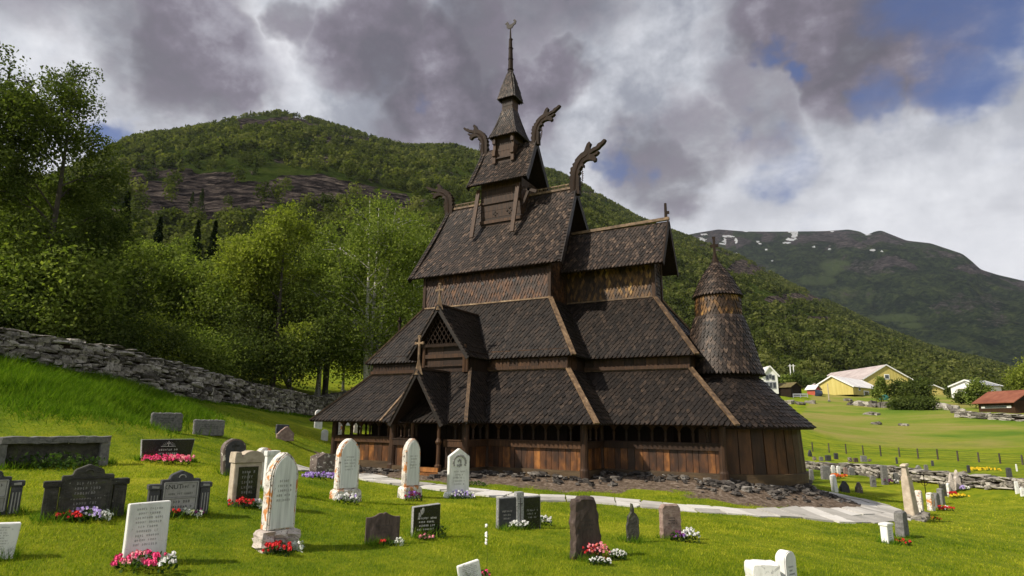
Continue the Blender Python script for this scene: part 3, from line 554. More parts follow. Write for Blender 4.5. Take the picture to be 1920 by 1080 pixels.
# --- ambulatory roof
def ring_roof(name, Xe, Ee, Xt, Et, ze, zt, Ec, XCe, Etc, XCt, matn, bay=None):
    sh, bk, bd = MB(), MB(), MB()
    segs = []
    if bay:
        b0, b1, by = bay; k = Ee-Et
        # plan offset where the bay hips meet the main slope: eave of bay -> top line at by+k
        tp = by+k; u = (Ee+tp)/k if False else None
    def sl(a, b, c, d): roof_plane(sh, bk, [a, b, c, d])
    if bay:
        tp = -by-k                                    # bay top line distance (positive y magnitude)
        # bay front roof and its two return slopes
        tx0, tx1 = b0+.52, b1-.80
        sl((b0, by, ze), (b1, by, ze), (tx1, -tp, zt), (tx0, -tp, zt))
        sl((b1, by, ze), (b1, -Ee+.02, ze), (tx1, -Et, zt), (tx1, -tp, zt)); sl((b0, -Ee, ze), (b0, by, ze), (tx0, -tp, zt), (tx0, -Et, zt))
        sl((-Xe, -Ee, ze), (b0, -Ee, ze), (tx0, -Et, zt), (-Xt, -Et, zt)); sl((b1, -Ee, ze), (Xe, -Ee, ze), (Xt, -Et, zt), (tx1, -Et, zt))
        bd.beam((b0, by, ze+.02), (tx0, -tp, zt+.03), .10, .06); bd.beam((b1, by, ze+.02), (tx1, -tp, zt+.03), .10, .06)
        bd.beam((b1, -Ee, ze+.0), (tx1, -Et, zt+.0), .05, .03)
    else: sl((-Xe, -Ee, ze), (Xe, -Ee, ze), (Xt, -Et, zt), (-Xt, -Et, zt))
    sl((-Xe, Ee, ze), (-Xe, -Ee, ze), (-Xt, -Et, zt), (-Xt, Et, zt))
    sl((Xe, Ee, ze), (-Xe, Ee, ze), (-Xt, Et, zt), (Xt, Et, zt))
    for s_ in (-1, 1):
        if s_ < 0: sl((Xe, -Ee, ze), (Xe, -Ec, ze), (Xt, -Etc, zt), (Xt, -Et, zt)); sl((Xe, -Ec, ze), (XCe, -Ec, ze), (XCt, -Etc, zt), (Xt, -Etc, zt))
        else: sl((Xe, Ec, ze), (Xe, Ee, ze), (Xt, Et, zt), (Xt, Etc, zt)); sl((XCe, Ec, ze), (Xe, Ec, ze), (Xt, Etc, zt), (XCt, Etc, zt))
    if XCe < 8: sl((XCe, -Ec, ze), (XCe, Ec, ze), (XCt, Etc, zt), (XCt, -Etc, zt))
    for sx, sy in ((-1, -1), (1, -1), (1, 1), (-1, 1)): bd.beam((sx*Xe*1.006, sy*Ee*1.006, ze+.02), (sx*Xt, sy*Et, zt+.05), .15, .05)
    for sy in (-1, 1): bd.beam((XCe+.03, sy*(Ec+.03), ze+.02), (XCt, sy*Etc, zt+.05), .15, .05)
    for sy in (-1, 1): bd.beam((Xe-.05, sy*Ec, ze+.0), (Xt, sy*Etc, zt+.01), .04, .03)
    bd.beam((-Xt, -Et-.02, zt+.02), (Xt, -Et-.02, zt+.02), .05, .05); bd.beam((Xt, -Etc-.02, zt+.02), (XCt, -Etc-.02, zt+.02), .05, .05)
    r_ = cp(name, sh, matn); cp('roof_boarding', bk, 'darkwood', r_); cps('hip_board', bd, 'board', r_); return r_
ring_roof('ambulatory_roof', X1, E1, T1x, T1y, ZE1, ZT1, E1c, XC1, T1cy, XC1t, 'roof', (BX0, BX1, BY))
ring_roof('aisle_roof', X2, E2, T2x, T2y, ZE2, ZT2, E2c, XC2, T2cy, XC2t, 'roof')
# --- walls behind the arcade and between the roofs
w = MB()
w.box((0, 0, 1.6), (2*T1x-.1, 2*T1y-.1, 3.8), rnd=.3); w.box((5.4, 0, 1.6), (3.4, 2*T1cy-.1, 3.8), rnd=.3); w.box((.3, -3.6, 3.2), (1.5, 1.4, .9), rnd=.2)
cps('inner_wall', w, 'darkwood')
w = MB()
planks(w, (-T1x-.0, -T1y, 0), (T1x, -T1y, 0), ZT1-.05, ZE2+.25, .34); planks(w, (T1x, -T1y, 0), (T1x, -T1cy, 0), ZT1-.05, ZE2+.25, .34, face=(1, 0, 0)); planks(w, (T1x, -T1cy, 0), (XC1t, -T1cy, 0), ZT1-.05, ZE2+.2, .34)
planks(w, (-T1x, T1y, 0), (-T1x, -T1y, 0), ZT1-.05, ZE2+.25, .34, face=(-1, 0, 0)); planks(w, (XC1t, -T1cy, 0), (XC1t, T1cy, 0), ZT1-.05, ZE2+.2, .34, face=(1, 0, 0))
w.beam((-T1x-.03, -T1y-.05, ZT1+.08), (T1x+.03, -T1y-.05, ZT1+.08), .08, .10, rnd=.7); w.beam((T1x, -T1cy-.05, ZT1+.08), (XC1t, -T1cy-.05, ZT1+.08), .08, .10, rnd=.7)
cp('aisle_wall', w, 'wood')
# --- shingled clerestory walls
def wall_sh(mb, bk, P, Q, z0, z1, out, w_=.115, h_=.13):
    P, Q = Vector(P), Vector(Q)
    roof_plane(mb, bk, [(P.x, P.y, z0), (Q.x, Q.y, z0), (Q.x, Q.y, z1), (P.x, P.y, z1)], w_, h_, thick=.03, pointed=True, over=0)
sh, bk = MB(), MB()
NW, NY, CY = 2.62, 1.80, .43
for P, Q in (((-NW, -NY, 0), (NW, -NY, 0)), ((NW, -NY, 0), (NW, NY, 0)), ((NW, NY, 0), (-NW, NY, 0)), ((-NW, NY, 0), (-NW, -NY, 0))): wall_sh(sh, bk, P, Q, 5.55, 7.05, None)
nw = cp('nave_wall', sh, 'wallsh'); cp('wall_boarding', bk, 'darkwood', nw)
m_ = MB()
for x, z in ((-1.35, 6.38), (-.05, 6.38), (1.25, 6.38)): m_.lathe((x, -NY-.035, z), [(.001, 0), (.055, 0)], 12, .1)
for v in range(len(m_.v)):                            # turn the little round openings to face south
    x, y, z = m_.v[v]; cx = min((-1.35, -.05, 1.25), key=lambda c: abs(c-x)); m_.v[v] = (x, -NY-.04, 6.38+(y+NY+.035))
cps('peephole', m_, 'slate2', nw)
w = MB(); w.box((0, 0, 5.2), (2*NW-.1, 2*NY-.1, 3.4), rnd=.2); w.box((4.2, 0, 5.2), (3.2, 2*CY-.06, 3.2), rnd=.2)
for s_ in (-1, 1):                                    # gable triangles of the nave
    w.add([(s_*(NW-.06), -1.75, 6.7), (s_*(NW-.06), 1.75, 6.7), (s_*(NW-.3), 0, 9.9)], [(0, 1, 2) if s_ > 0 else (2, 1, 0)], .2)
w.add([(5.8, -.6, 6.7), (5.8, .6, 6.7), (5.8, 0, 8.15)], [(0, 1, 2)], .2)
cps('core_wall', w, 'darkwood')
sh, bk = MB(), MB()
for P, Q in (((NW, -CY, 0), (5.83, -CY, 0)), ((5.83, -CY, 0), (5.83, CY, 0)), ((5.83, CY, 0), (NW, CY, 0))): wall_sh(sh, bk, P, Q, 5.5, 6.95, None)
cw = cp('chancel_wall', sh, 'wallgold'); cp('wall_boarding', bk, 'darkwood', cw)
w = MB()
for x, y in ((NW, -NY), (-NW, -NY), (NW, -CY-.12), (5.83, -CY), (5.83, CY)): w.beam((x, y, 5.4), (x, y, 6.95), .12, .12, up=(1, 0, 0), rnd=.5)
cps('corner_board', w, 'wood')
# --- nave roof, chancel roof
def gable_roof(name, x0, x1, xr0, xr1, e, ze, zr, matn, sag=.06, w_=.125, h_=.122, barge=True, cy=0, barge_sides=(-1, 1), we=None):
    sh, bk, bgs = MB(), MB(), []
    for s_ in (-1, 1):
        P = [(x0, -e, ze), (x1, -e, ze), (xr1, 0, zr), (xr0, 0, zr)] if s_ < 0 else [(x1, e, ze), (x0, e, ze), (xr0, 0, zr), (xr1, 0, zr)]
        Pm = roof_plane(sh, bk, P, w_, h_, sag)
        L = (Vector(P[3])-Vector(P[0])); n = int(L.length/.17)
        for side in barge_sides if barge else ():      # stepped shingles along the verge
            xe, xt = (x0, xr0) if side < 0 else (x1, xr1); bg = MB(); bgs.append(bg)
            for i in range(n):
                a0_, a1_ = i/n, (i+1.25)/n; bt = (Vector(P[3])-Vector(P[0])).dot((Vector(P[3])-Vector(P[0])).normalized())
                def Q(t_, up): yy = s_*e*(1-t_); return Vector((xe+(xt-xe)*t_, yy, ze+(zr-ze)*t_-sag*4*t_*(1-t_)*.6+up))
                bg.beam(Q(a0_, .065), Q(min(a1_, 1.0), .015), .15, .035, up=(0, s_*.6, .8))
            Qs = [Vector((xe+(xt-xe)*t_+side*.06, s_*e*(1-t_), ze+(zr-ze)*t_-sag*2.4*t_*(1-t_)-.09)) for t_ in (0, .25, .5, .75, 1)]
            for a, b in zip(Qs, Qs[1:]): bg.beam(a, b, .03, .2, up=(0, s_*.5, .8), rnd=.1)
    r_ = cp(name, sh, matn); cp('roof_boarding', bk, 'darkwood', r_)
    for bg in bgs: cp('verge_board', bg, 'roofworn', r_)
    return r_
nr = gable_roof('nave_roof', -X3, X3, -X3r, X3r, E3, ZE3, ZR3, 'roofworn', .10, .142, .138)
def crest(parent, x0, x1, z, h=.20, m='board', pierced=True):
    b = MB(); b.beam((x0, 0, z+.01), (x1, 0, z+.01), .10, .08, rnd=.6)
    if pierced:
        n = int((x1-x0)/.16)
        for i in range(n):
            x = x0+(i+.5)*(x1-x0)/n
            b.tube([(x-.055, 0, z+.04), (x-.03, 0, z+h*.7), (x, 0, z+h), (x+.03, 0, z+h*.7), (x+.055, 0, z+.04)], .016, 5)
        b.beam((x0, 0, z+h*.92), (x1, 0, z+h*.92), .03, .03)
    cp('ridge_crest', b, m, parent)
crest(nr, -X3r+.1, -.85, ZR3+.04); crest(nr, .85, X3r-.1, ZR3+.04)
def dragon(parent, x, z, sx, k=1.0, kz=1.0, m='wood'):
    """carved head on a curved neck at a gable top"""
    b = MB(); P = lambda dx, dz: Vector((x+sx*dx*k, 0, z+dz*kz*k))
    ol = [(.20, -.25), (.18, .15), (.20, .45), (.15, .52), (.23, .62), (.20, .72), (.30, .84), (.36, .80), (.38, .90), (.34, .96), (.46, 1.04), (.58, 1.05), (.70, 1.02), (.76, .94), (.86, .96), (.88, 1.08), (.80, 1.16), (.92, 1.20), (1.0, 1.30), (.94, 1.33), (.84, 1.27), (.70, 1.24), (.60, 1.25),
          (.74, 1.33), (.86, 1.38), (.98, 1.42), (1.06, 1.50), (1.20, 1.60), (1.27, 1.72), (1.19, 1.75), (1.08, 1.66), (.96, 1.62), (.88, 1.52), (.76, 1.50), (.66, 1.44), (.62, 1.56), (.68, 1.70), (.62, 1.78), (.52, 1.70), (.46, 1.56), (.40, 1.42), (.26, 1.36), (.14, 1.26), (.02, 1.14), (.04, 1.06), (-.08, 1.0), (-.06, .90), (-.16, .84), (-.12, .74), (-.20, .66), (-.15, .55), (-.22, .45), (-.16, .34), (-.22, .2), (-.18, .05), (-.20, -.25)]
    th = [(.105 if dz < .9 else .085)*k for dx, dz in ol]; pl2 = [P(dx, dz) for dx, dz in ol]; n = len(ol)
    vs = [(p.x, -t_, p.z) for p, t_ in zip(pl2, th)]+[(p.x, t_, p.z) for p, t_ in zip(pl2, th)]
    fs = [tuple(range(n)), tuple(range(2*n-1, n-1, -1))]+[(i, n+i, n+(i+1) % n, (i+1) % n) for i in range(n)]
    if sx < 0: fs = [f[::-1] for f in fs]
    b.add(vs, fs, .35)
    b.tube([P(0, -.2), P(.02, .3), P(.05, .62), P(.14, .92), P(.30, 1.14), P(.5, 1.24), P(.66, 1.33)], [.10*k, .105*k, .10*k, .095*k, .09*k, .08*k, .05*k], 8, .4, 1.3)
    for zz_ in range(7): b.tube([P(-.19, .02+.13*zz_), P(.19, .08+.13*zz_)], .035*k, 5, .8)
    hd = cp('dragon_head', b, 'darkwood', parent)
    c = MB()
    for i in range(13):                                # mane of little rings down the neck
        t_ = i/12; p = P(.16+.10*sin(t_*3)+.02, -.05+t_*1.05) if t_ < 2 else 0
        c.tube([p+Vector((0, 0, -.035*k)), p+Vector((sx*.05*k, 0, 0)), p+Vector((0, 0, .035*k))], .02*k, 5)
        q = P(-.17+.16*t_**2, -.05+t_*1.15); c.tube([q+Vector((sx*.06*k, 0, -.05*k)), q, q+Vector((sx*.06*k, 0, .04*k))], .022*k, 5)
    cp('carved_mane', c, 'wood', hd)
# the heads are third-level things' parts: keep them parts of the church
dragon(church, X3r+.02, ZR3-.02, 1, 1.0, 1.0); dragon(church, -X3r-.02, ZR3-.02, -1, .98, .77)
cr = gable_roof('chancel_roof', 2.6, XC3, 2.6, XC3-.02, E3c, ZE3c, ZR3c, 'roofworn', .03, barge=False)
b = MB(); b.beam((2.7, 0, ZR3c+.03), (XC3+.06, 0, ZR3c+.10), .13, .10, rnd=.6); cp('ridge_board', b, 'board', cr)
b = MB()
for s_ in (-1, 1): b.beam((XC3+.03, s_*(E3c+.03), ZE3c-.06), (XC3+.03, 0, ZR3c-.02), .05, .20, up=(0, 0, 1), rnd=.3)
cps('verge_board', b, 'darkwood', cr)
b = MB(); b.box((XC3-.05, 0, ZR3c+.36), (.09, .09, .62), rnd=.2, taper=.8); b.box((XC3+.02, 0, ZR3c+.32), (.10, .05, .10), rnd=.2); cp('finial', b, 'darkwood', cr)
# --- ridge turret, three stages
def box_walls(name, hx, hy, z0, z1, planked=True, m='wood'):
    b = MB()
    for P, Q, f in (((-hx, -hy), (hx, -hy), (0, -1, 0)), ((hx, -hy), (hx, hy), (1, 0, 0)), ((-hx, hy), (-hx, -hy), (-1, 0, 0)), ((hx, hy), (-hx, hy), (0, 1, 0))):
        P3, Q3 = Vector((*P, 0)), Vector((*Q, 0)); nb = max(2, int((z1-z0)/.26)); fv = Vector(f)
        for i in range(nb):
            za, zb = z0+(z1-z0)*i/nb+.006, z0+(z1-z0)*(i+1)/nb-.006; o = fv*(.012+random.uniform(-.006, .006))
            b.hexa([Vector((p.x, p.y, z))+o+g for z in (za, zb) for p, g in ((P3, fv*0), (Q3, fv*0), (Q3, -fv*.05), (P3, -fv*.05))])
    b.box((0, 0, (z0+z1)/2), (2*hx-.08, 2*hy-.08, z1-z0-.01), rnd=.1)
    return cp(name, b, m)
tw = box_walls('turret_wall', .90, .66, 8.7, 10.75)
b = MB()
for x in (-.98, .80, ):
    b.beam((x+.0, -.74, 10.5), (x-.02, -1.18, 8.42), .16, .07, up=(0, -1, .3), rnd=.8)
for x in (-.9, .9): b.beam((x, .70, 10.5), (x, 1.16, 8.42), .14, .07, up=(0, 1, .3), rnd=.6)
for y in (-.66, .66): b.beam((.95, y, 10.3), (1.55, y, 10.05), .07, .12, rnd=.3); b.beam((.95, y, 9.6), (1.3, y, 10.35), .07, .1, rnd=.3)
cps('turret_brace', b, 'wood', tw)
b = MB(); b.beam((-.92, -.70, 9.12), (.92, -.70, 9.12), .05, .12, rnd=.8); b.beam((-.92, -.70, 9.9), (.92, -.70, 9.9), .04, .08, rnd=.5)
for x, z, q in ((.38, 9.5, .05), (-.25, 9.45, .035)):
    for dx, dz in ((1, 0), (-1, 0), (0, 1), (0, -1)): b.tube([(x+dx*q*2, -.69, z+dz*q*2), (x+dx*q*2, -.70, z+dz*q*2)], q, 8, .0)
cps('sound_board', b, 'wood', tw)
tr = gable_roof('turret_roof', -1.28, 1.27, -1.17, 1.17, 1.03, 10.6, 12.5, 'roofworn', .07, .11, .11)
dragon(church, 1.19, 12.46, 1, .86, .86); dragon(church, -1.19, 12.46, -1, .84, .92)
t2 = box_walls('upper_turret_wall', .40, .40, 11.35, 12.95)
b = MB()
for x in (-.43, .40):
    b.beam((x, -.46, 12.8), (x, -.50, 11.62), .10, .07, up=(0, -1, 0), rnd=.9, w2=.13); b.box((x, -.53, 12.05), (.15, .10, .24), rnd=.9); b.box((x, -.52, 12.55), (.13, .09, .2), rnd=.5)
b.beam((-.42, -.47, 11.85), (.42, -.47, 11.85), .05, .07, rnd=.5)
cps('corner_post', b, 'wood', t2)
def pyramid(name, e, ze, tph, zt, w_, h_, sag, matn='roofworn'):
    sh, bk = MB(), MB()
    c4 = [(-1, -1), (1, -1), (1, 1), (-1, 1)]
    for i in range(4):
        (ax, ay), (bx, by) = c4[i], c4[(i+1) % 4]
        roof_plane(sh, bk, [(ax*e, ay*e, ze), (bx*e, by*e, ze), (bx*tph, by*tph, zt), (ax*tph, ay*tph, zt)], w_, h_, sag, .03)
    r_ = cp(name, sh, matn); cp('roof_boarding', bk, 'darkwood', r_); return r_
pyramid('upper_turret_roof', .63, 12.73, .25, 14.02, .10, .12, .05)
box_walls('spire_wall', .235, .235, 13.9, 14.75, m='wood')
sp = pyramid('spire_roof', .385, 14.5, .045, 15.95, .085, .11, -.03)
b = MB(); b.tube([(0, 0, 15.75), (0, 0, 16.3), (-.01, 0, 16.9), (-.02, 0, 17.35), (-.02, 0, 17.4), (-.03, 0, 18.0)], [.11, .10, .085, .07, .045, .02], 10, .2)
for z, r_ in ((15.95, .14), (16.45, .12), (16.95, .11), (17.38, .09)): b.lathe((0, 0, z), [(r_*.6, -.04), (r_, 0), (r_*.6, .04)], 10, .1)
mst = cp('spire_mast', b, 'darkwood')
b = MB(); z = 17.82
b.tube([(-.02, 0, z-.1), (-.02, 0, z+.12)], .014, 6, .1)
b.prism([(x_*1.25-.02, z+.12+z_*1.25) for x_, z_ in [(-.15, .05), (-.09, -.01), (0, -.03), (.07, .0), (.12, .08), (.19, .10), (.22, .20), (.17, .28), (.09, .26), (.15, .20), (.10, .15), (.03, .13), (-.06, .14), (-.08, .22), (-.12, .28), (-.16, .25), (-.22, .21), (-.16, .17)]], -.02, .02, .1)
cp('weathercock', b, 'bronze', mst)
# --- the arcade round the foot: sill, planks, rail, little columns, posts
WALLY, WX, CWY, CWX = 3.96, 4.66, 2.58, 8.11
BWY, BWX0, BWX1 = 5.16, -1.10, 1.52
sill, rail, pan, plate, base_ = MB(), MB(), MB(), MB(), MB()
def arcade(P, Q, face, openings, gap=None, pl=True):
    global sill, rail, pan, plate
    P, Q, f = Vector((*P, 0)), Vector((*Q, 0)), Vector((*face, 0)); d = (Q-P).normalized(); L = (Q-P).length
    spans = [(0, L)] if not gap else [(0, gap[0]), (gap[1], L)]
    for a, b in spans:
        A, B = P+d*a, P+d*b
        sill.beam(A+Vector((0, 0, .10))+f*.03, B+Vector((0, 0, .10))+f*.03, .16, .22)
        rail.beam(A+Vector((0, 0, .885))+f*.035, B+Vector((0, 0, .885))+f*.035, .10, .17)
        rail.beam(A+Vector((0, 0, .985))+f*.03, B+Vector((0, 0, .985))+f*.03, .15, .035)
        planks(pan, A, B, .20, .81, .20, face=f)
        cp('sill_beam', sill, 'sill'); cps('parapet_rail', rail, 'wood'); cp('parapet_panel', pan, 'panel'); sill, rail, pan = MB(), MB(), MB()
        if openings:
            n = max(1, int(round((b-a)/.40)))
            for i in range(n+1):
                if i in (0, n): continue
                c = A+d*((b-a)*i/n); k = MB()
                prof = [(.036, 1.0), (.045, 1.04), (.030, 1.08), (.040, 1.18), (.046, 1.24), (.030, 1.30), (.050, 1.34), (.09, 1.40), (.16, 1.46)]
                k.lathe((c.x, c.y, 0), prof, 8); cp('gallery_column', k, 'wood')
    plate.beam(P+Vector((0, 0, 1.50))+f*.03, Q+Vector((0, 0, 1.50))+f*.03, .13, .11); cp('top_plate', plate, 'darkwood'); plate = MB()
arcade((-WX, -WALLY), (BWX0, -WALLY), (0, -1), 1)
arcade((BWX0, -BWY), (BWX1, -BWY), (0, -1), 1, gap=(.88, 1.93))
arcade((BWX0, -WALLY), (BWX0, -BWY), (-1, 0), 1); arcade((BWX1, -BWY), (BWX1, -WALLY), (1, 0), 1)
arcade((BWX1, -WALLY), (WX, -WALLY), (0, -1), 1); arcade((WX, -WALLY), (WX, -CWY), (1, 0), 1)
arcade((WX, -CWY), (CWX, -CWY), (0, -1), 1); arcade((-WX, WALLY), (-WX, -WALLY), (-1, 0), 1)
arcade((WX, WALLY), (-WX, WALLY), (0, 1), 0); arcade((CWX, CWY), (WX, CWY), (0, 1), 0); arcade((WX, CWY), (WX, WALLY), (1, 0), 0)

for x, y in ((-WX, -WALLY), (WX, -WALLY), (WX, -CWY), (CWX, -CWY), (-WX, WALLY), (WX, WALLY), (CWX, CWY), (BWX0, -BWY), (BWX1, -BWY), (BWX1, -WALLY), (BWX0, -WALLY)):
    k = MB(); big = (x, y) not in ((WX, -CWY), (BWX1, -WALLY), (BWX0, -WALLY)); r_ = .115 if big else .07
    k.lathe((x, y, 0), [(r_*1.3, -.06), (r_*1.3, .02), (r_*1.25, .22), (r_*1.05, .27), (r_, .32), (r_*.93, 1.5), (0, 1.5)], 12, .6); cp('corner_post', k, 'wood')
k = MB(); k.box((0, 0, .05), (9.2, 7.8, .08), rnd=.1); k.box((6.2, 0, .052), (3.6, 5.0, .08), rnd=.1); k.box((.2, -4.5, .048), (2.5, 1.3, .08), rnd=.1); cps('gallery_floor', k, 'darkwood')
# portal: door posts, threshold, lower gable
k = MB()
for x in (-.17, .78):
    k.lathe((x, -5.42, 0), [(.10, -.02), (.10, .28), (.06, .32), (.055, .85), (.075, .88), (.10, .93), (.075, .98), (.05, 1.04), (.06, 1.4), (.09, 1.6), (0, 1.6)], 10, .95)
cps('portal_post', k, 'wood')
k = MB(); k.beam((-.2, -5.46, .16), (.85, -5.46, .16), .14, .12, rnd=.95); k.beam((-.3, -5.62, .03), (.9, -5.62, .03), .16, .10, rnd=.9); cps('threshold', k, 'panel')
k = MB(); k.box((.30, -4.02, .8), (.9, .05, 1.5), rnd=.1)
for i in range(4): k.box((.0+i*.2, -4.05, .75), (.18, .03, 1.35), rnd=.2*i)
cp('door', k, 'darkwood')
def porch_gable(name, xc, hw, yf, yb0, yb1, ze, zp, zb, lattice=False, w_=.11, crossz=None):
    """south-facing little gable roof whose ridge runs back into the roof behind; yb0 back at the eave, yb1 back at the ridge"""
    sh, bk, vgs = MB(), MB(), []
    roof_plane(sh, bk, [(xc+hw, yf, ze), (xc+hw, yb0, ze), (xc, yb1, zp), (xc, yf, zp)], w_, .115, .04, .04)
    roof_plane(sh, bk, [(xc-hw, yb0, ze), (xc-hw, yf, ze), (xc, yf, zp), (xc, yb1, zp)], w_, .115, .04, .04)
    n = 14
    for s_ in (-1, 1):
        vg = MB(); vgs.append(vg)
        for i in range(n):
            t0, t1 = i/n, (i+1.25)/n; Q = lambda t_, u: Vector((xc+s_*hw*(1-t_), yf-.03, ze+(zp-ze)*t_-.13*t_*(1-t_)+u)); vg.beam(Q(t0, .06), Q(min(1, t1), .01), .13, .035, up=(s_*.7, 0, .6))
        vg.beam((xc+s_*hw, yf-.05, ze-.05), (xc, yf-.05, zp-.08), .03, .13, up=(s_*.6, 0, .7), rnd=.05)
    r_ = cp(name, sh, 'roof'); cp('roof_boarding', bk, 'darkwood', r_); [cp('verge_board', vg, 'roofworn', r_) for vg in vgs]
    b = MB(); b.beam((xc, yf-.02, zp+.03), (xc, yb1, zp+.03), .10, .06, rnd=.2); cp('ridge_board', b, 'wood', r_)
    b = MB(); b.lathe((xc, yf+.02, zp), [(.16, -.16), (.09, .06), (.05, .22), (.035, .34), (0, .36)], 4, .9); cp('cross_base', b, 'board', r_)
    zc = crossz or zp+.75
    b = MB(); b.box((xc, yf+.02, (zp+.3+zc)/2), (.06, .05, zc-zp-.3), rnd=.6); b.box((xc, yf+.02, zc-.20), (.26, .045, .055), rnd=.9)
    for dx in (-.13, .13): b.box((xc+dx, yf+.02, zc-.20), (.05, .05, .08), rnd=.9)
    b.box((xc, yf+.02, zc), (.09, .05, .06), rnd=.9); cp('cross', b, 'board', r_)
    if lattice:
        b = MB(); yl = yf+.10; b.beam((xc-hw*.78, yl, zb), (xc+hw*.72, yl, zb), .05, .09, rnd=.3)
        for k_ in range(-6, 7):
            for s_ in (-1, 1):
                x0 = xc+k_*.17; pts = []
                for q in range(0, 40):
                    x = x0+s_*q*.03; z = zb+q*.045
                    if abs(x-xc) < hw*.86*(1-(z-ze)/(zp-ze)): pts.append((x, z))
                if len(pts) > 2: b.beam((pts[0][0], yl, pts[0][1]), (pts[-1][0], yl, pts[-1][1]), .022, .022, up=(0, 1, 0), rnd=.3)
        cp('gable_lattice', b, 'darkwood', r_)
    return r_
porch_gable('portal_gable', .30, .93, -5.90, -5.3, -3.55, 1.43, 2.98, 1.5, crossz=3.95)
porch_gable('upper_gable', -.02, 1.17, -4.52, -3.2, -2.15, 3.45, 5.13, 3.86, lattice=True, crossz=5.84)
k = MB()
planks(k, (-.62, -4.32, 0), (.88, -4.32, 0), 3.02, 3.86, .9, face=(0, -1, 0)); k.beam((-.66, -4.36, 3.52), (.9, -4.36, 3.52), .05, .12, rnd=.7); k.beam((-.66, -4.37, 3.22), (.9, -4.37, 3.22), .03, .04, rnd=.4)
planks(k, (.88, -4.32, 0), (.88, -3.1, 0), 3.02, 3.6, .6, face=(1, 0, 0)); planks(k, (-.62, -3.1, 0), (-.62, -4.32, 0), 3.02, 3.6, .6, face=(-1, 0, 0))
cp('upper_porch_wall', k, 'wood')
k = MB()
for x in (-.64, .90): k.lathe((x, -4.36, 3.0), [(.06, 0), (.06, .85), (0, .85)], 8, .9)
k.lathe((1.0, -4.36, 3.0), [(.05, 0), (.05, .5), (0, .5)], 8, .9); cps('corner_post', k, 'wood')
# west portal's gables, whose cross shows beyond the roof
k = MB(); k.box((-5.25, 0, 5.3), (.09, .09, 1.0), rnd=.2, taper=.7); k.box((-5.25, 0, 5.62), (.07, .26, .07), rnd=.2); k.lathe((-5.25, 0, 4.75), [(.13, 0), (.05, .3)], 4, .9)
sh, bk = MB(), MB()
for s_ in (-1, 1):
    P = [(-5.35, s_*1.05, 3.45), (-3.6, s_*1.05, 3.45), (-2.6, 0, 4.85), (-5.35, 0, 4.85)]
    roof_plane(sh, bk, P if s_ < 0 else [P[1], P[0], P[3], P[2]], .12, .12, .03, .04)
wg = cp('west_gable', sh, 'roof'); cp('roof_boarding', bk, 'darkwood', wg); cp('cross', k, 'darkwood', wg)
# --- apse
AX = 7.78
k = MB(); n = 21; a0, a1 = -pi*.56, pi*.56; prof_r = 2.14
for i in range(n):
    p0, p1 = a0+(a1-a0)*(i+.03)/n, a0+(a1-a0)*(i+.97)/n; o = random.uniform(-.012, .012); v = []
    for z, dr in ((.16, .03), (1.55, -.04)):
        for r_, p in ((prof_r+o+dr, p0), (prof_r+o+dr, p1), (prof_r-.06, p1), (prof_r-.06, p0)): v.append((AX+r_*cos(p), r_*sin(p), z))
    k.hexa([v[3], v[2], v[1], v[0], v[7], v[6], v[5], v[4]])
cp('apse_wall', k, 'apse', label='curved dark plank wall of the apse')
k = MB(); v = []
for i in range(24): pass
k.lathe((AX, 0, 0), [(2.10, -.12), (2.22, -.12), (2.24, .17), (2.10, .19)], 30, .5, a0, a1)
cp('apse_sill', k, 'sill')
k = MB(); k.lathe((AX, 0, 0), [(2.12, 0), (2.08, 1.6), (1.0, 2.7), (.6, 4.8), (.6, 5.6)], 30, .1); cp('apse_core', k, 'darkwood')
sh = MB(); cone_shingles(sh, (AX, 0, 0), [(2.50, 1.44), (1.95, 1.96), (1.5, 2.42), (1.12, 2.88)], .15, .138); ar = cp('apse_roof', sh, 'roof')
k = MB(); k.lathe((AX, 0, 0), [(2.47, 1.38), (2.5, 1.43), (1.93, 1.94), (1.48, 2.40), (1.10, 2.86), (1.04, 3.1)], 40, .1); cp('roof_boarding', k, 'darkwood', ar)
sh = MB(); cone_shingles(sh, (AX, 0, 0), [(1.245, 3.0), (1.13, 3.38), (1.02, 3.85), (.87, 4.45), (.745, 4.87)], .118, .13); ar = cp('apse_tower_roof', sh, 'roofworn')
k = MB(); k.lathe((AX, 0, 0), [(1.0, 2.97), (1.23, 2.99), (1.12, 3.37), (1.01, 3.84), (.86, 4.44), (.735, 4.87), (.66, 4.88)], 36, .1); cp('roof_boarding', k, 'darkwood', ar)
sh = MB(); cone_shingles(sh, (AX, 0, 0), [(.70, 4.84), (.685, 5.60)], .10, .12, pointed=True); k = MB(); aw = cp('apse_tower_wall', sh, 'wallgold')
k.lathe((AX, 0, 0), [(.685, 4.8), (.67, 5.6)], 32, .1); cp('wall_boarding', k, 'darkwood', aw)
PR = [(.765, 5.52), (.64, 5.80), (.50, 6.10), (.32, 6.40), (.15, 6.60), (.09, 6.74)]
sh = MB(); cone_shingles(sh, (AX, 0, 0), PR, .095, .105); at_ = cp('apse_cap_roof', sh, 'roofworn')
k = MB(); k.lathe((AX, 0, 0), [(.72, 5.50), (.755, 5.51)]+[(r_-.012, z) for r_, z in PR[1:]], 32, .1); cp('roof_boarding', k, 'darkwood', at_)
k = MB(); k.lathe((AX, 0, 0), [(.17, 6.62), (.10, 6.78), (.06, 6.95), (.05, 7.0)], 8, .3); k.box((AX, 0, 7.22), (.08, .07, .68), rnd=.2, taper=.9); k.box((AX, 0, 7.27), (.26, .06, .09), rnd=.2); k.box((AX, 0, 7.55), (.10, .06, .06), rnd=.2)
cp('cross', k, 'darkwood', at_)
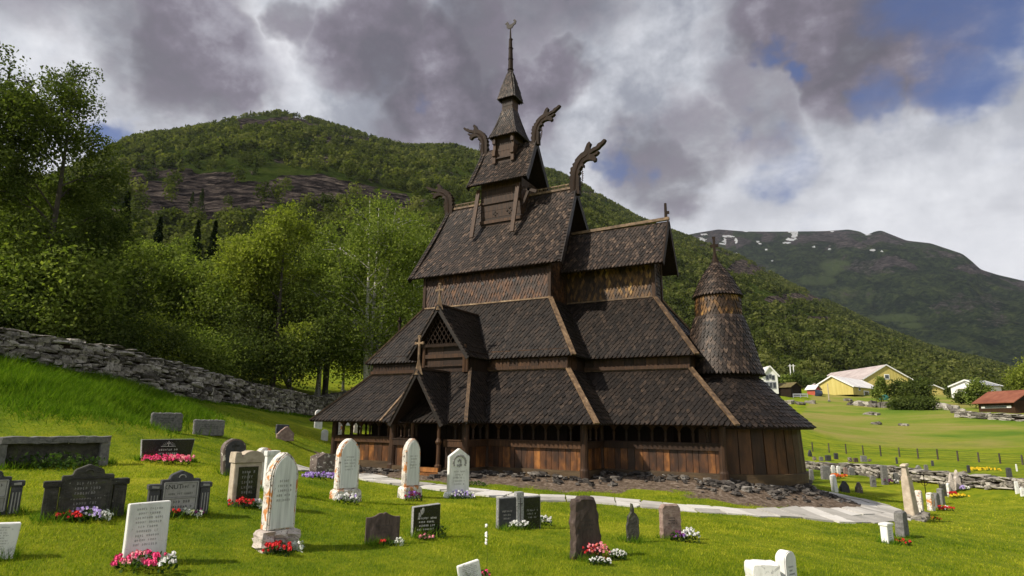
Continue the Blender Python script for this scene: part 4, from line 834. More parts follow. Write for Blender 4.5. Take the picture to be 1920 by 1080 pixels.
# --- dry stone footing
k = MB()
def foot(P, Q, out, z0, z1, sz=.22, rows=2):
    P, Q, o = Vector((*P, 0)), Vector((*Q, 0)), Vector((*out, 0)); L = (Q-P).length; d = (Q-P)/L
    for r_ in range(rows):
        x = 0
        while x < L:
            s_ = random.uniform(.6, 1.6)*sz; zc = z0+(z1-z0)*(r_+.5)/rows
            k.rock(P+d*(x+s_/2)+o*random.uniform(-.02, .05)+Vector((0, 0, zc)), (s_*1.06, .26, (z1-z0)/rows*1.12), atan2(d.y, d.x)+random.uniform(-.1, .1), .2); x += s_
for P, Q, o, z0 in (((-WX, -WALLY), (BWX0, -WALLY), (0, -1), -.16), ((BWX0, -BWY), (BWX1, -BWY), (0, -1), -.22), ((BWX1, -WALLY), (WX, -WALLY), (0, -1), -.26), ((WX, -WALLY), (WX, -CWY), (1, 0), -.26), ((WX, -CWY), (CWX, -CWY), (0, -1), -.32), ((-WX, WALLY), (-WX, -WALLY), (-1, 0), -.15), ((BWX1, -BWY), (BWX1, -WALLY), (1, 0), -.25)):
    foot(P, Q, o, z0, 0.0, .2)
for i in range(150):
    a = random.uniform(a0, a1); z = random.choice((-.50, -.38, -.27, -.17)); r_ = 2.20+(-.12-z)*.18+random.uniform(-.03, .03)
    k.rock((AX+r_*cos(a), r_*sin(a), z), (random.uniform(.14, .38), .26, .14), a+pi/2, .2)
cp('stone_footing', k, 'rubble')

# ------------------------------------------------------------------ rubble and path round the church
def WR(px, py): return gp(px, py)
k = MB(); cnt = 0
while cnt < 900:
    side = random.random()
    if side < .72: x = random.uniform(-5.4, 12.8); y = random.uniform(-7.6, -2.0)
    else: x = random.uniform(9, 13.2); y = random.uniform(-4.5, 4)
    dd = float(church_dist(np.array([x]), np.array([y]))[0])
    if 0.03 < dd < 1.5 and random.random() < (1.1-dd/1.45)**2.2 and not (-.5 < x < 1.1 and y < -6.4):
        s_ = random.choice((.05, .06, .08, .10, .13, .22))*random.uniform(.8, 1.2); k.rock((x, y, gz(x, y)+.02+max(0, 1-dd/1.3)*.15), (s_*1.3, s_, s_*.6), random.uniform(0, 6), .25); cnt += 1
tag(part('stone_rubble', k, M['rubble']), kind='stuff')
PATH = [(470, 868, .9), (560, 877, 1.0), (640, 890, 1.0), (720, 903, 1.1), (800, 912, 1.2), (900, 925, 1.3), (1010, 935, 1.3), (1110, 939, 1.3), (1200, 947, 1.15), (1300, 956, .95), (1400, 963, .85), (1480, 965, .9)]
pl_ = [(gp(a, b), w) for a, b, w in PATH]
ctr = Vector((AX*S, 0, 0))
for a in np.radians([-52, -38, -24, -10, 4, 18, 32, 48, 64]): p = ctr+Vector((cos(a), sin(a), 0))*4.95; pl_.append((Vector((p.x, p.y, gz(p.x, p.y))), 1.5))
k = MB(); PATHPTS = []
def ribbon(i, t_):
    (p, w0), (q, w1) = pl_[i], pl_[i+1]; return p.lerp(q, t_), w0+(w1-w0)*t_
def normal(i):
    a = pl_[max(i-1, 0)][0]; b = pl_[min(i+1, len(pl_)-1)][0]; d = (b-a); d.z = 0; d.normalize(); return Vector((-d.y, d.x, 0))
samples = []
for i in range(len(pl_)-1):
    L = (pl_[i+1][0]-pl_[i][0]).length; m_ = max(1, int(round(L/.8)))
    for j in range(m_):
        t_ = j/m_; p, w0 = ribbon(i, t_); n_ = (normal(i)*(1-t_)+normal(i+1)*t_).normalized(); samples.append((p, n_, w0))
def slab(c4, rnd=None):
    cx = sum((c for c in c4), Vector())/4; pts = []
    for c, d in zip(c4, c4[1:]+c4[:1]):
        pts.append(c.lerp(cx, random.uniform(.03, .12))+Vector((random.uniform(-.05, .05), random.uniform(-.05, .05), 0)))
        mdl = c.lerp(d, random.uniform(.35, .65)).lerp(cx, random.uniform(.0, .12)); pts.append(mdl)
    h = random.uniform(.025, .05)
    top = [Vector((p.x, p.y, gz(p.x, p.y)+h)) for p in pts]; bot = [p-Vector((0, 0, .14)) for p in top]; n = len(top)
    k.add(top+bot, [tuple(range(n))]+[(n+i, n+(i+1) % n, (i+1) % n, i) for i in range(n)], rnd)
for i in range(len(samples)-1):
    (p, n_, w0), (q, m2, w1) = samples[i], samples[i+1]
    if i > len(samples)-26: cuts = [-.5, random.uniform(-.05, .05), .5] if random.random() < .35 else [-.5, .5]
    else: cuts = [-.5, random.uniform(-.15, .15), .5] if random.random() < .75 else [-.5, -.18, .2, .5]
    j0 = [random.uniform(-.05, .05) for _ in cuts]
    for a, b in zip(cuts, cuts[1:]):
        o = random.uniform(-.12, .12)*(q-p)
        slab([p+n_*a*w0, q+m2*a*w1, q+m2*b*w1, p+n_*b*w0])
    PATHPTS.append((p.x, p.y, w0/2)); PATHPTS.append(((p.x+q.x)/2, (p.y+q.y)/2, w0/2))
path = part('path', k, M['flag']); path['kind'] = 'structure'
PATHPTS = np.array(PATHPTS)

# ------------------------------------------------------------------ dry stone walls
def dry_wall(name, label, pts, course, slen, dep=.55, m='wallstone', **kw):
    """pts: (x, y, z_base, height) along the wall"""
    o = thing(name, label, 'wall', tuple(pts[0][:3]))
    k, core = MB(), MB(); org = Vector(pts[0][:3])
    for (x0, y0, z0, h0), (x1, y1, z1, h1) in zip(pts, pts[1:]):
        P, Q = Vector((x0, y0, z0)), Vector((x1, y1, z1)); L = hypot(x1-x0, y1-y0); d = Vector(((x1-x0)/L, (y1-y0)/L, 0)); n_ = Vector((d.y, -d.x, 0)); a = atan2(d.y, d.x)
        core.add([v-org for v in (P-n_*dep*.3-Vector((0, 0, .3)), Q-n_*dep*.3-Vector((0, 0, .3)), Q+n_*dep*.3-Vector((0, 0, .3)), P+n_*dep*.3-Vector((0, 0, .3)), P-n_*dep*.3+Vector((0, 0, h0*.9)), Q-n_*dep*.3+Vector((0, 0, h1*.9)), Q+n_*dep*.3+Vector((0, 0, h1*.9)), P+n_*dep*.3+Vector((0, 0, h0*.9)))], [(3, 2, 1, 0), (4, 5, 6, 7), (0, 1, 5, 4), (1, 2, 6, 5), (2, 3, 7, 6), (3, 0, 4, 7)], .1)
        rows = max(2, int(round((h0+h1)/2/course)))
        for side in (1, -1):
            for r_ in range(rows):
                x = random.uniform(-.2, 0)
                while x < L:
                    s_ = slen*random.choice((.55, .8, 1, 1, 1.35, 1.9))*random.uniform(.8, 1.2); t_ = min(max((x+s_/2)/L, 0), 1); h = h0+(h1-h0)*t_; zb = z0+(z1-z0)*t_
                    hh = h/rows*random.choice((.7, .9, 1.1, 1.3, 1.9)); p = P+d*(x+s_/2); z = zb+h*(r_+.5)/rows+random.uniform(-.05, .05)
                    k.rock(Vector((p.x, p.y, z))+n_*side*(dep*.36+random.uniform(-.05, .04)-.04*r_/rows)-org, (s_*1.0, dep*.55, hh), a+random.uniform(-.15, .15), .22, sq=.55); x += s_*.97
        x = 0
        while x < L:                                   # cap stones
            s_ = slen*random.uniform(.9, 1.9); t_ = min(x/L, 1); p = P+d*(x+s_/2); z = z0+(z1-z0)*t_+h0+(h1-h0)*t_
            k.rock(Vector((p.x, p.y, z+random.uniform(-.02, .06)))-org, (s_, dep*1.15, course*random.uniform(.35, .8)), a+random.uniform(-.2, .2), .15); x += s_*.95
    part('stones', k, M[m], o); part('wall_core', core, M['darkwood'], o); return o
def wall_pts(lst, ext0=None, ext1=None):
    o = []
    for px, pb, pt, d in lst: b = at(px, pb, d); tz = at(px, pt, d); o.append((b.x, b.y, gz(b.x, b.y)-.05, tz.z-b.z+.0))
    return o
wp = wall_pts([(0, 671, 613, 27), (65, 681, 628, 27.4), (145, 699, 643, 28), (194, 715, 652, 28.7), (274, 734, 672, 30), (355, 747, 692, 32), (452, 760, 717, 36), (549, 775, 736, 42), (597, 779, 746, 46.5)])
d0 = Vector(wp[0][:2])-Vector(wp[1][:2]); d0.normalize(); e = Vector(wp[0][:2])+d0*9
wp = [(e.x, e.y, gz(e.x, e.y)-.05, 1.5)]+wp
d1 = Vector(wp[-1][:2])-Vector(wp[-3][:2]); d1.normalize()
for q in (6, 14): e = Vector(wp[-1][:2])+d1*8; wp.append((e.x, e.y, gz(e.x, e.y)-.05, 1.2))
dry_wall('dry_stone_wall', 'tall grey dry stone wall climbing the grass slope in front of the trees', wp, .17, .38)
wp2 = wall_pts([(1470, 874, 859, 46), (1511, 879, 864, 45), (1600, 889, 870, 42), (1667, 899, 876, 40), (1726, 904, 882, 38.5), (1800, 910, 889, 37), (1860, 915, 895, 36), (1925, 920, 902, 35)])
d0 = Vector(wp2[0][:2])-Vector(wp2[1][:2]); e = Vector(wp2[0][:2])+d0.normalized()*10; wp2 = [(e.x, e.y, gz(e.x, e.y)-.05, .55)]+wp2
d1 = Vector(wp2[-1][:2])-Vector(wp2[-2][:2]); e = Vector(wp2[-1][:2])+d1.normalized()*8; wp2.append((e.x, e.y, gz(e.x, e.y)-.05, .6))
dry_wall('low_stone_wall', 'low tumbled stone wall crossing the churchyard right of the church', wp2, .17, .42, .6)

# ------------------------------------------------------------------ gravestones
def text_rows(rows, w, z0, z1, y, ch=None, xc=0, density=.8):
    """engraved lines whose letters cannot be read in the photograph: short strokes in word groups"""
    k = MB(); n = rows; step = (z1-z0)/n; ch = ch or step*.55
    for i in range(n):
        z = z1-step*(i+.5); lw = w*random.uniform(.55, .95); x = xc-lw/2
        while x < xc+lw/2:
            for _ in range(random.randint(3, 8)):
                if x > xc+lw/2: break
                s_ = ch*.5; q = random.random()
                k.box((x, y, z), (ch*.13, .004, ch*random.uniform(.8, 1)))
                if q < .6: k.box((x+s_*.35, y, z+ch*random.choice((-.4, 0, .4))), (s_*.6, .004, ch*.13))
                if q > .35: k.box((x+s_*.62, y, z), (ch*.13, .004, ch*random.uniform(.5, .9)))
                x += ch*.85
            x += ch*.8
    return k
def arch_pts(w, h, spring, n=9, pointed=0.0):
    """closed outline of an arched slab"""
    p = [(-w/2, 0), (w/2, 0)]; r_ = h-spring
    for i in range(n+1):
        a = i/n
        if pointed:
            c_ = w*.30; R_ = w/2+c_; am = math.acos(c_/R_); p.append((-c_+R_*cos(a*am), spring+r_*sin(a*am)/sin(am)))
        else: p.append((w/2*cos(a*pi/2), spring+r_*sin(a*pi/2)))
    q = [(-x, z) for x, z in reversed(p[2:-1])]
    return p+q
def warp_mesh(mb, amt, f=6):
    ph = [random.uniform(0, 9) for _ in range(3)]
    for i, (x, y, z) in enumerate(mb.v):
        mb.v[i] = (x+amt*sin(f*z+ph[0])*cos(f*1.7*x+ph[1]), y+amt*.5*sin(f*1.3*z+ph[2]), z+amt*.6*sin(f*x+ph[0])*(z > .05))
    return mb
def rough_slab(outline, T, amt, seg=.07):
    """extruded outline with subdivided, uneven edges and faces"""
    pts = []
    for a, b in zip(outline, outline[1:]+outline[:1]):
        L = hypot(b[0]-a[0], b[1]-a[1]); n = max(1, int(L/seg))
        for i in range(n): pts.append((a[0]+(b[0]-a[0])*i/n+random.uniform(-1, 1)*amt*(a[1] > .01 or b[1] > .01), a[1]+(b[1]-a[1])*i/n+random.uniform(-1, 1)*amt*(a[1] > .01)))
    k = MB(); n = len(pts); ring = []
    cx = sum(p[0] for p in pts)/n; cz = sum(p[1] for p in pts)/n
    for yy, s_ in ((-T/2, .93), (-T*.36, 1.0), (0, 1.02), (T*.36, 1.0), (T/2, .93)):
        ring.append([(cx+(x-cx)*s_+random.uniform(-1, 1)*amt*.4, yy+random.uniform(-1, 1)*amt*.3, cz+(z-cz)*s_) for x, z in pts])
    vs = [v for r_ in ring for v in r_]; fs = [tuple(range(n)), tuple(range(5*n-1, 4*n-1, -1))]
    for j in range(4):
        for i in range(n): fs.append((j*n+i, (j+1)*n+i, (j+1)*n+(i+1) % n, j*n+(i+1) % n))
    k.add(vs, fs); return k
STONES = []
def grave(kind, px, py, top, wpx, label, face=100, W=None, T=.12, lean=0, roll=0, mats=None, group='gravestones in the churchyard', name='gravestone', cat='gravestone', sink=.03):
    p = gp(px, py); dh = hypot(p.x-CAM.x, p.y-CAM.y); h = max(.12, CAM.z+ray(px, top).z*dh-p.z+.02); dep = depth(p)
    view = math.degrees(atan2(CAM.x-p.x, CAM.y-p.y)); th = R(abs(face-view)); wm = wpx*dep/FPX
    if W is None and px > 1500: face = view-32; T = min(T, wm*.5); W = max(.08, (wm-T*.53)/.85)
    if W is None: W = max(.15, (wm-T*sin(th))/max(.35, cos(th)))
    o = thing(name, label, cat, (p.x, p.y, p.z-sink), R(180-face), group); h += sink
    if lean or roll: o.rotation_euler = (R(lean), R(roll), R(180-face))
    STONES.append((p.x, p.y, W)); P = lambda n_, mb, m, **k: part(n_, mb, M[m], o, **k)
    k = MB()
    if kind == 'tablet':                                # tall white slab, tilted top edge
        k.prism([(-W/2, 0), (W/2, 0), (W/2, h), (-W/2, h*.985)], -T/2, T/2); P('headstone', k, 'white', bevel=.008)
        P('inscription', text_rows(9, W*.8, h*.30, h*.93, -T/2-.001), 'inkgrey')
    elif kind == 'gothic':
        hb = h*(.21 if W < 9 else .2); Wb = W*1.28; body = arch_pts(W, h-hb, (h-hb)*.66, pointed=1.0)
        k.prism([(x, z+hb) for x, z in body], -T/2, T/2); P('headstone', k, mats[0], bevel=.02)
        k = MB(); b2 = arch_pts(W*.80, (h-hb)*.93, (h-hb)*.66, pointed=1.0); k.prism([(x, z+hb+.03) for x, z in b2], -T/2-.012, -T/2+.01); P('plaque', k, 'plaque', bevel=.004)
        if mats[1] == 'roughpink':
            k = MB()
            for r_ in range(3):
                for c_ in range(3): k.rock(((c_-1)*Wb/3+random.uniform(-.02, .02), random.uniform(-.02, .02), hb*(r_+.5)/3), (Wb/3*1.15, T*1.55, hb/3*1.3), 0, .12, sq=.7)
            P('plinth', k, mats[1])
        else:
            k = MB(); k.prism([(-Wb/2, 0), (Wb/2, 0), (Wb/2*.94, hb*.8), (W/2*1.04, hb), (-W/2*1.04, hb), (-Wb/2*.94, hb*.8)], -T*.8, T*.8); P('plinth', k, mats[1], bevel=.02)
        P('inscription', text_rows(5, W*.55, hb+h*.28, hb+h*.52, -T/2-.0135), 'inkgrey')
    elif kind == 'gable':
        hb = h*.12; k.prism([(-W/2, hb), (W/2, hb), (W/2, h*.84), (0, h), (-W/2, h*.84)], -T/2, T/2); P('headstone', k, 'white', bevel=.01)
        k = MB(); k.prism([(-W*.4, hb+.05), (W*.4, hb+.05), (W*.4, h*.60), (-W*.4, h*.60)], -T/2-.006, -T/2+.01); P('plaque', k, 'white')
        k = MB()
        for i in range(15): a = pi*(-.12+1.24*i/14); k.rock((W*.30*cos(a), -T/2-.005, h*.72+W*.30*sin(a)), (W*.09, .03, W*.11), 0, .2)
        for i in range(9): k.rock((random.uniform(-.1, .1)*W, -T/2-.004, h*random.uniform(.64, .78)), (W*.07, .02, W*.10), 0, .2)
        P('wreath_relief', k, 'inkgrey'); P('inscription', text_rows(5, W*.62, hb+h*.14, h*.57, -T/2-.0075), 'inkgrey')
        k = MB(); k.rock((0, 0, hb*.45), (W*1.35, T*2.0, hb*1.5), 0, .08, sq=.8); P('plinth', k, 'white')
    elif kind == 'scallop':
        pts = [(-W/2, 0), (W/2, 0), (W/2, h*.86)]
        for i in range(1, 9): a = i/8; pts.append((W/2-W*.42*a, h*(.86+.14*a-.05*sin(a*pi))))
        pts += [(W*.04, h*.985), (0, h*.955), (-W*.04, h*.985)]
        for i in range(7, -1, -1): a = i/8; pts.append((-W/2+W*.42*a, h*(.86+.14*a-.05*sin(a*pi))))
        k.prism(pts, -T/2, T/2); P('headstone', k, 'brownstone', bevel=.006); P('inscription', text_rows(3, W*.5, h*.35, h*.66, -T/2-.001), 'ink')
    elif kind == 'granite':
        k.prism([(-W/2, 0), (W/2, 0), (W/2, h), (-W/2, h*.93)], -T/2, T/2); P('headstone', k, 'granside', bevel=.004)
        k = MB(); k.prism([(-W/2+.006, .01), (W/2-.006, .01), (W/2-.006, h-.008), (-W/2+.006, h*.93-.006)], -T/2-.006, -T/2+.002); P('polished_face', k, 'granite')
        k = text_rows(4, W*.72, h*.24, h*.66, -T/2-.0075); P('inscription', k, 'inklight')
        k = MB()
        for i in range(12): t_ = i/11; k.rock((-W*.30+W*.14*t_+random.uniform(-.02, .02), -T/2-.007, h*(.62+.24*t_)), (.03, .008, .045), 0, .3)
        P('rose_engraving', k, 'inkgrey')
    elif kind == 'double':
        w3 = W*.42
        for s_ in (-1, 1):
            k = MB(); k.prism([(s_*W*.29-w3/2, 0), (s_*W*.29+w3/2, 0), (s_*W*.29+w3/2, h*.88), (s_*W*.29-w3/2, h*.86)], -T/2, T/2); P('headstone', k, 'granside', bevel=.004)
            k = MB(); k.prism([(s_*W*.29-w3*.46, .02), (s_*W*.29+w3*.46, .02), (s_*W*.29+w3*.46, h*.85), (s_*W*.29-w3*.46, h*.84)], -T/2-.008, -T/2+.002); P('polished_face', k, 'granite' if s_ > 0 else 'slate2')
            P('inscription', text_rows(3, w3*.7, h*.28, h*.56, -T/2-.0095, xc=s_*W*.29), 'inkgrey')
        k = MB(); k.prism([(-W*.08, 0), (W*.08, 0), (W*.085, h), (-W*.085, h)], -T*.72, T/2); P('pillar', k, 'granside', bevel=.006)
        k = MB(); k.box((0, -T*.72-.003, h*.55), (.014, .008, h*.62)); k.box((0, -T*.72-.0035, h*.70), (W*.11, .008, .014)); P('cross_engraving', k, 'ink')
    elif kind in ('rough', 'spike', 'redslab', 'greyslab', 'pointed', 'slim'):
        ol = dict(rough=[(-.5, 0), (.5, 0), (.47, .45), (.40, .80), (.24, .955), (.02, 1), (-.22, .985), (-.30, .95), (-.47, .94), (-.49, .5)],
                  spike=[(-.40, 0), (.38, 0), (.5, .35), (.46, .62), (.30, .74), (.10, .80), (.08, 1), (-.08, 1), (-.12, .80), (-.35, .66), (-.5, .45)],
                  redslab=[(-.5, 0), (.5, 0), (.49, .88), (.35, .98), (.0, 1), (-.38, .985), (-.5, .90)],
                  greyslab=[(-.5, 0), (.5, 0), (.5, .93), (.44, .985), (-.44, 1), (-.5, .95)],
                  pointed=[(-.5, 0), (.5, 0), (.45, .55), (.12, 1), (-.05, .99), (-.48, .5)],
                  slim=[(-.5, 0), (.5, 0), (.44, .96), (.2, 1), (-.3, 1), (-.44, .95)])[kind]
        k = rough_slab([(x*W, z*h) for x, z in ol], T, min(.02, W*.03)*(1.3 if kind in ('rough', 'spike') else .6), max(.05, h/12))
        P('headstone', k, mats or {'rough': 'brownstone', 'spike': 'slate', 'redslab': 'redstone'}.get(kind, 'grey'))
        if kind in ('rough', 'redslab') and h > .3: P('inscription', text_rows(3, W*.55, h*.45, h*.66, -T/2-.004), 'ink')
        if kind == 'greyslab' and W > .5: P('inscription', text_rows(3, W*.6, h*.40, h*.75, -T/2-.004), 'ink')
    elif kind == 'round':
        k.prism(arch_pts(W, h, h-W*.45), -T/2, T/2); P('headstone', k, mats or 'white', bevel=.012)
        if h > .3 and mats in (None, 'white'): P('inscription', text_rows(4, W*.6, h*.3, h*.66, -T/2-.001), 'inkgrey')
    elif kind == 'ornate':
        sw = W*.19; cw_ = W*.31; H = h
        k.prism([(-cw_, 0), (cw_, 0), (cw_, H*.80), (cw_*.62, H*.80), (cw_*.55, H*.90), (0, H), (-cw_*.55, H*.90), (-cw_*.62, H*.80), (-cw_, H*.80)], -T/2, T/2); P('headstone', k, mats, bevel=.01)
        for s_ in (-1, 1):
            c = s_*(W/2-sw/2); k = MB(); k.box((c, 0, H*.30), (sw*.86, T*.9, H*.60)); k.box((c, 0, H*.655), (sw*1.1, T*1.1, H*.11)); P('side_pillar', k, mats, bevel=.008)
            k = MB()
            for q in (-1, 0, 1): k.box((c+q*sw*.24, -T*.46, H*.27), (sw*.09, .012, H*.42))
            k.rock((c, -T*.56, H*.655), (sw*.6, .012, H*.05), 0, .05, sq=1); P('fluting', k, 'inkgrey' if mats == 'slate2' else mats)
        k = MB(); pw = cw_*.86
        for z in (H*.12, H*.40, H*.74): k.box((0, -T/2-.006, z), (2*pw, .014, .018))
        for s_ in (-1, 1): k.box((s_*pw, -T/2-.006, H*.43), (.018, .014, H*.62))
        k.tube([(W*.055*cos(a), -T/2-.004, H*.84+W*.05*sin(a)) for a in [pi*i/8 for i in range(9)]], .010, 5); P('frame_moulding', k, 'inkgrey' if mats == 'slate2' else mats)
        if mats == 'slate2':
            k = MB(); k.box((0, -T/2-.001, H*.57), (2*pw*.93, .004, H*.30)); k.box((0, -T/2-.001, H*.26), (2*pw*.93, .004, H*.24)); P('text_panel', k, 'inkgrey')
            cu = bpy.data.curves.new('lettering', 'FONT'); cu.body = 'KNUT'; cu.size = H*.14; cu.align_x = 'CENTER'; tmp = bpy.data.objects.new('lettering', cu)
            cu.extrude = .003; dg = bpy.context.evaluated_depsgraph_get(); me = bpy.data.meshes.new_from_object(tmp, depsgraph=dg); bpy.data.objects.remove(tmp)
            me.transform(Matrix.Translation((-pw*.5, -T/2-.004, H*.60))@Matrix.Rotation(pi/2, 4, 'X')); part('lettering', me, M['ink'], o)
            P('inscription', text_rows(1, pw*.9, H*.58, H*.70, -T/2-.0045, xc=pw*.42), 'ink'); P('inscription', text_rows(1, 1.7*pw, H*.45, H*.53, -T/2-.0045), 'ink'); P('inscription', text_rows(2, 1.6*pw, H*.15, H*.37, -T/2-.0045), 'ink')
        else: P('inscription', text_rows(6, 1.6*pw, H*.15, H*.70, -T/2-.002), 'inkgrey')
    elif kind == 'trough':                              # long low frame open in the middle
        for s_ in (-1, 1): k2 = rough_slab([(s_*W*.455-W*.045, 0), (s_*W*.455+W*.045, 0), (s_*W*.455+W*.045, h*.80), (s_*W*.455-W*.045, h*.80)], T, .008, .1); P('side_post', k2, 'grey')
        k2 = rough_slab([(-W/2, h*.78), (W/2, h*.78), (W*.505, h), (-W*.495, h)], T*1.15, .012, .1); P('lintel', k2, 'grey')
        k = MB(); k.prism([(-W*.42, 0), (W*.42, 0), (W*.42, h*.79), (-W*.42, h*.79)], T*.1, T*.4)
        P('sunken_slab', k, 'slate')
    elif kind == 'blacktrap':
        k.prism([(-W*.46, 0), (W*.44, 0), (W*.5, h), (-W*.5, h)], -T/2, T/2); P('headstone', k, 'granside', bevel=.004)
        k = MB(); k.prism([(-W*.45, .01), (W*.43, .01), (W*.49, h-.01), (-W*.49, h-.01)], -T/2-.006, -T/2+.002); P('polished_face', k, 'granite')
        k = text_rows(3, W*.45, h*.10, h*.62, -T/2-.0075); P('inscription', k, 'inklight')
        k = MB(); k.box((0, -T/2-.008, h*.80), (.012, .004, h*.24)); k.box((0, -T/2-.008, h*.83), (.07, .004, .010)); k.box((0, -T/2-.008, h*.68), (W*.28, .004, .008))
        for i in range(9): a = pi*(.08+.84*i/8); k.beam((.07*cos(a), -T/2-.008, h*.69+.05*sin(a)), (.15*cos(a), -T/2-.008, h*.69+.11*sin(a)), .006, .004)
        P('sunrise_cross_engraving', k, 'inklight')
    elif kind == 'plaqued':
        hb = h*.10; k.box((0, 0, hb/2), (W*1.0, T*1.25, hb)); P('plinth', k, 'grey', bevel=.01)
        k = MB(); k.box((0, 0, hb+h*.34), (W*.92, T, h*.68)); P('headstone', k, 'beige', bevel=.01)
        k = MB(); k.prism([(-W/2, h*.78), (W/2, h*.78), (W/2, h*.88)]+[(W*.12+W*.36*cos(a), h*.88+h*.11*sin(a)) for a in [pi*i/8 for i in range(9)]]+[(-W*.27, h*.89), (-W*.30, h*.97), (-W*.48, h*.97), (-W/2, h*.88)], -T*.62, T*.62); P('cornice', k, 'beige', bevel=.01)
        k = MB(); k.box((0, -T/2-.006, hb+h*.33), (W*.66, .016, h*.56)); P('plaque', k, 'granite')
        k = text_rows(5, W*.5, hb+h*.12, hb+h*.56, -T/2-.0155); k.box((0, -T/2-.0155, hb+h*.33), (.012, .004, h*.4))
        P('inscription', k, 'inkgrey')
    elif kind == 'arch':
        k.prism(arch_pts(W, h, h*.72), -T/2, T/2); P('headstone', k, 'brownlich', bevel=.02)
        k = MB(); k.prism([(x, z+.03) for x, z in arch_pts(W*.84, h*.92, h*.68)], -T/2-.01, -T/2+.01); P('plaque', k, 'slate2')
        k = MB()
        for dx, dz, sx, sz in ((0, 0, .05, .20), (0, .03, .17, .05)): k.box((dx, -T/2-.014, h*.78+dz), (sx, .01, sz))
        P('cross_relief', k, 'ink')
    elif kind == 'boulder':
        for _ in range(1): k.rock((0, 0, h*.40), (W, W*.7, h*1.25), 0, .14, sq=.35)
        P('headstone', k, 'brownlich')
    elif kind == 'cap':                                 # white stone with a flat moulded top
        k.box((0, 0, h*.45), (W*.86, T*.8, h*.9)); k.box((0, 0, h*.93), (W, T, h*.12)); P('headstone', k, mats or 'white', bevel=.008); P('inscription', text_rows(4, W*.5, h*.3, h*.7, -T*.4-.001), 'inkgrey')
    elif kind == 'obelisk':
        k.box((0, 0, h*.42), (W, W*.9, h*.74), taper=.72); P('shaft', k, 'beige', bevel=.012); k = MB(); k.box((0, 0, h*.89), (W*.50, W*.5, h*.20), taper=.7); k.rock((0, 0, h*.985), (W*.75, W*.6, h*.05), 0, .1); P('finial', k, 'beige')
        k = MB()
        for i in range(16): k.rock((random.uniform(-.8, .8)*W*1.2, random.uniform(-1, 1)*W, random.uniform(.02, .16)), (.28, .26, .16), random.uniform(0, 3), .15)
        P('rough_base', k, 'wallstone')
    elif kind == 'ironcross':
        k.tube([(0, 0, 0), (0, 0, h)], .016, 6); k.tube([(-W/2, 0, h*.78), (W/2, 0, h*.78)], .014, 6)
        for s_ in (-1, 1): k.rock((s_*W/2, 0, h*.78), (.05, .03, .05), 0, .05)
        k.rock((0, 0, h), (.06, .03, .06), 0, .05); k.tube([(.12*cos(a), 0, h*.78+.12*sin(a)) for a in [2*pi*i/12 for i in range(13)]], .010, 5); P('cross', k, 'bronze')
    elif kind == 'pinkpair':
        k = rough_slab([(-W/2, 0), (W/2, 0), (W*.42, h*.60), (W*.2, h*.66), (W*.16, h*.9), (0, h), (-W*.16, h*.9), (-W*.25, h*.66), (-W*.45, h*.58)], T, .01, .08); P('headstone', k, 'roughpink')
    return o
g = grave
g('tablet', 268, 1055, 945, 72, 'plain white marble slab with faint engraved lines and a rose bush at its foot', face=112, T=.15, lean=-3)
g('gothic', 517, 1030, 850, 62, 'white pointed-arch gravestone with orange lichen tip on a rough pinkish stone base', face=104, W=.42, T=.20, mats=('lichen', 'roughpink'))
g('scallop', 716, 1021, 963, 64, 'low dark brown gravestone with a double-curved top edge', face=128, T=.07)
g('granite', 797, 1008, 947, 54, 'small polished black granite gravestone with a slanting top and white lettering', face=128, T=.13)
g('double', 972, 992, 924, 84, 'double granite gravestone with two dark polished faces and a pale pillar carrying a cross', face=128, T=.12)
g('rough', 1098, 1047, 932, 62, 'tall rough dark brown standing stone with pale lichen on its crown', face=126, T=.16)
g('spike', 1187, 1019, 947, 20, 'narrow black slate stone tapering to a little spike', face=140, W=.24, T=.06)
g('redslab', 1258, 1011, 947, 42, 'squat reddish weathered slab with a white lichen patch', face=130, T=.12)
g('round', 1477, 1103, 1035, 30, 'round-topped white gravestone cut off by the bottom edge of the photo', face=118, T=.15, W=.25)
g('greyslab', 1432, 1112, 1056, 66, 'low white stone block with a slanting top beside the round-topped white one', face=150, T=.30, mats='white')
g('tablet', 885, 1100, 1056, 44, 'small white tablet leaning at the bottom edge of the photo', face=128, T=.06, roll=-12)
g('ornate', 155, 969, 873, 134, 'mossy black ornate gravestone with stepped pediment and side pillars', face=112, T=.16, mats='slate')
g('ornate', 332, 963, 884, 108, 'dark grey ornate gravestone with framed text panels reading KNUT', face=112, T=.16, mats='slate2')
g('ornate', -32, 966, 880, 108, 'black ornate gravestone cut off by the left edge of the photo', face=112, T=.16, mats='slate2')
g('tablet', -25, 1050, 985, 76, 'white slab cut off by the left edge of the photo', face=112, T=.12, roll=4)
g('trough', 97, 876, 820, 176, 'long low lichened stone frame round a sunken dark slab overgrown with weeds', face=108, T=.30)
g('blacktrap', 311, 864, 825, 90, 'black polished gravestone wider at the top with a sunrise cross and pink flowers', face=108, T=.12)
g('greyslab', 310, 807, 775, 54, 'grey granite slab on the grass slope with white ornaments at its feet', face=108, T=.16)
g('greyslab', 390, 816, 788, 54, 'bare grey granite slab on the slope, right one of two similar slabs', face=108, T=.14)
g('greyslab', 528, 818, 797, 24, 'dark grey stone half hidden behind a brown stone on the open lawn', face=115, T=.14, mats='slate2')
g('pointed', 534, 826, 801, 33, 'brown peaked stone in front of a dark grey one on the open lawn', face=118, T=.14, mats='redstone')
g('round', 596, 804, 769, 15, 'slender white stone near the end of the dry stone wall beside the church roof', face=120, T=.2)
g('arch', 438, 892, 824, 46, 'brown arched gravestone with a dark cross panel behind the beige one', face=104, T=.20, roll=-6)
g('plaqued', 455, 947, 846, 60, 'beige sandstone gravestone with a black plaque screwed to its front', face=108, T=.22)
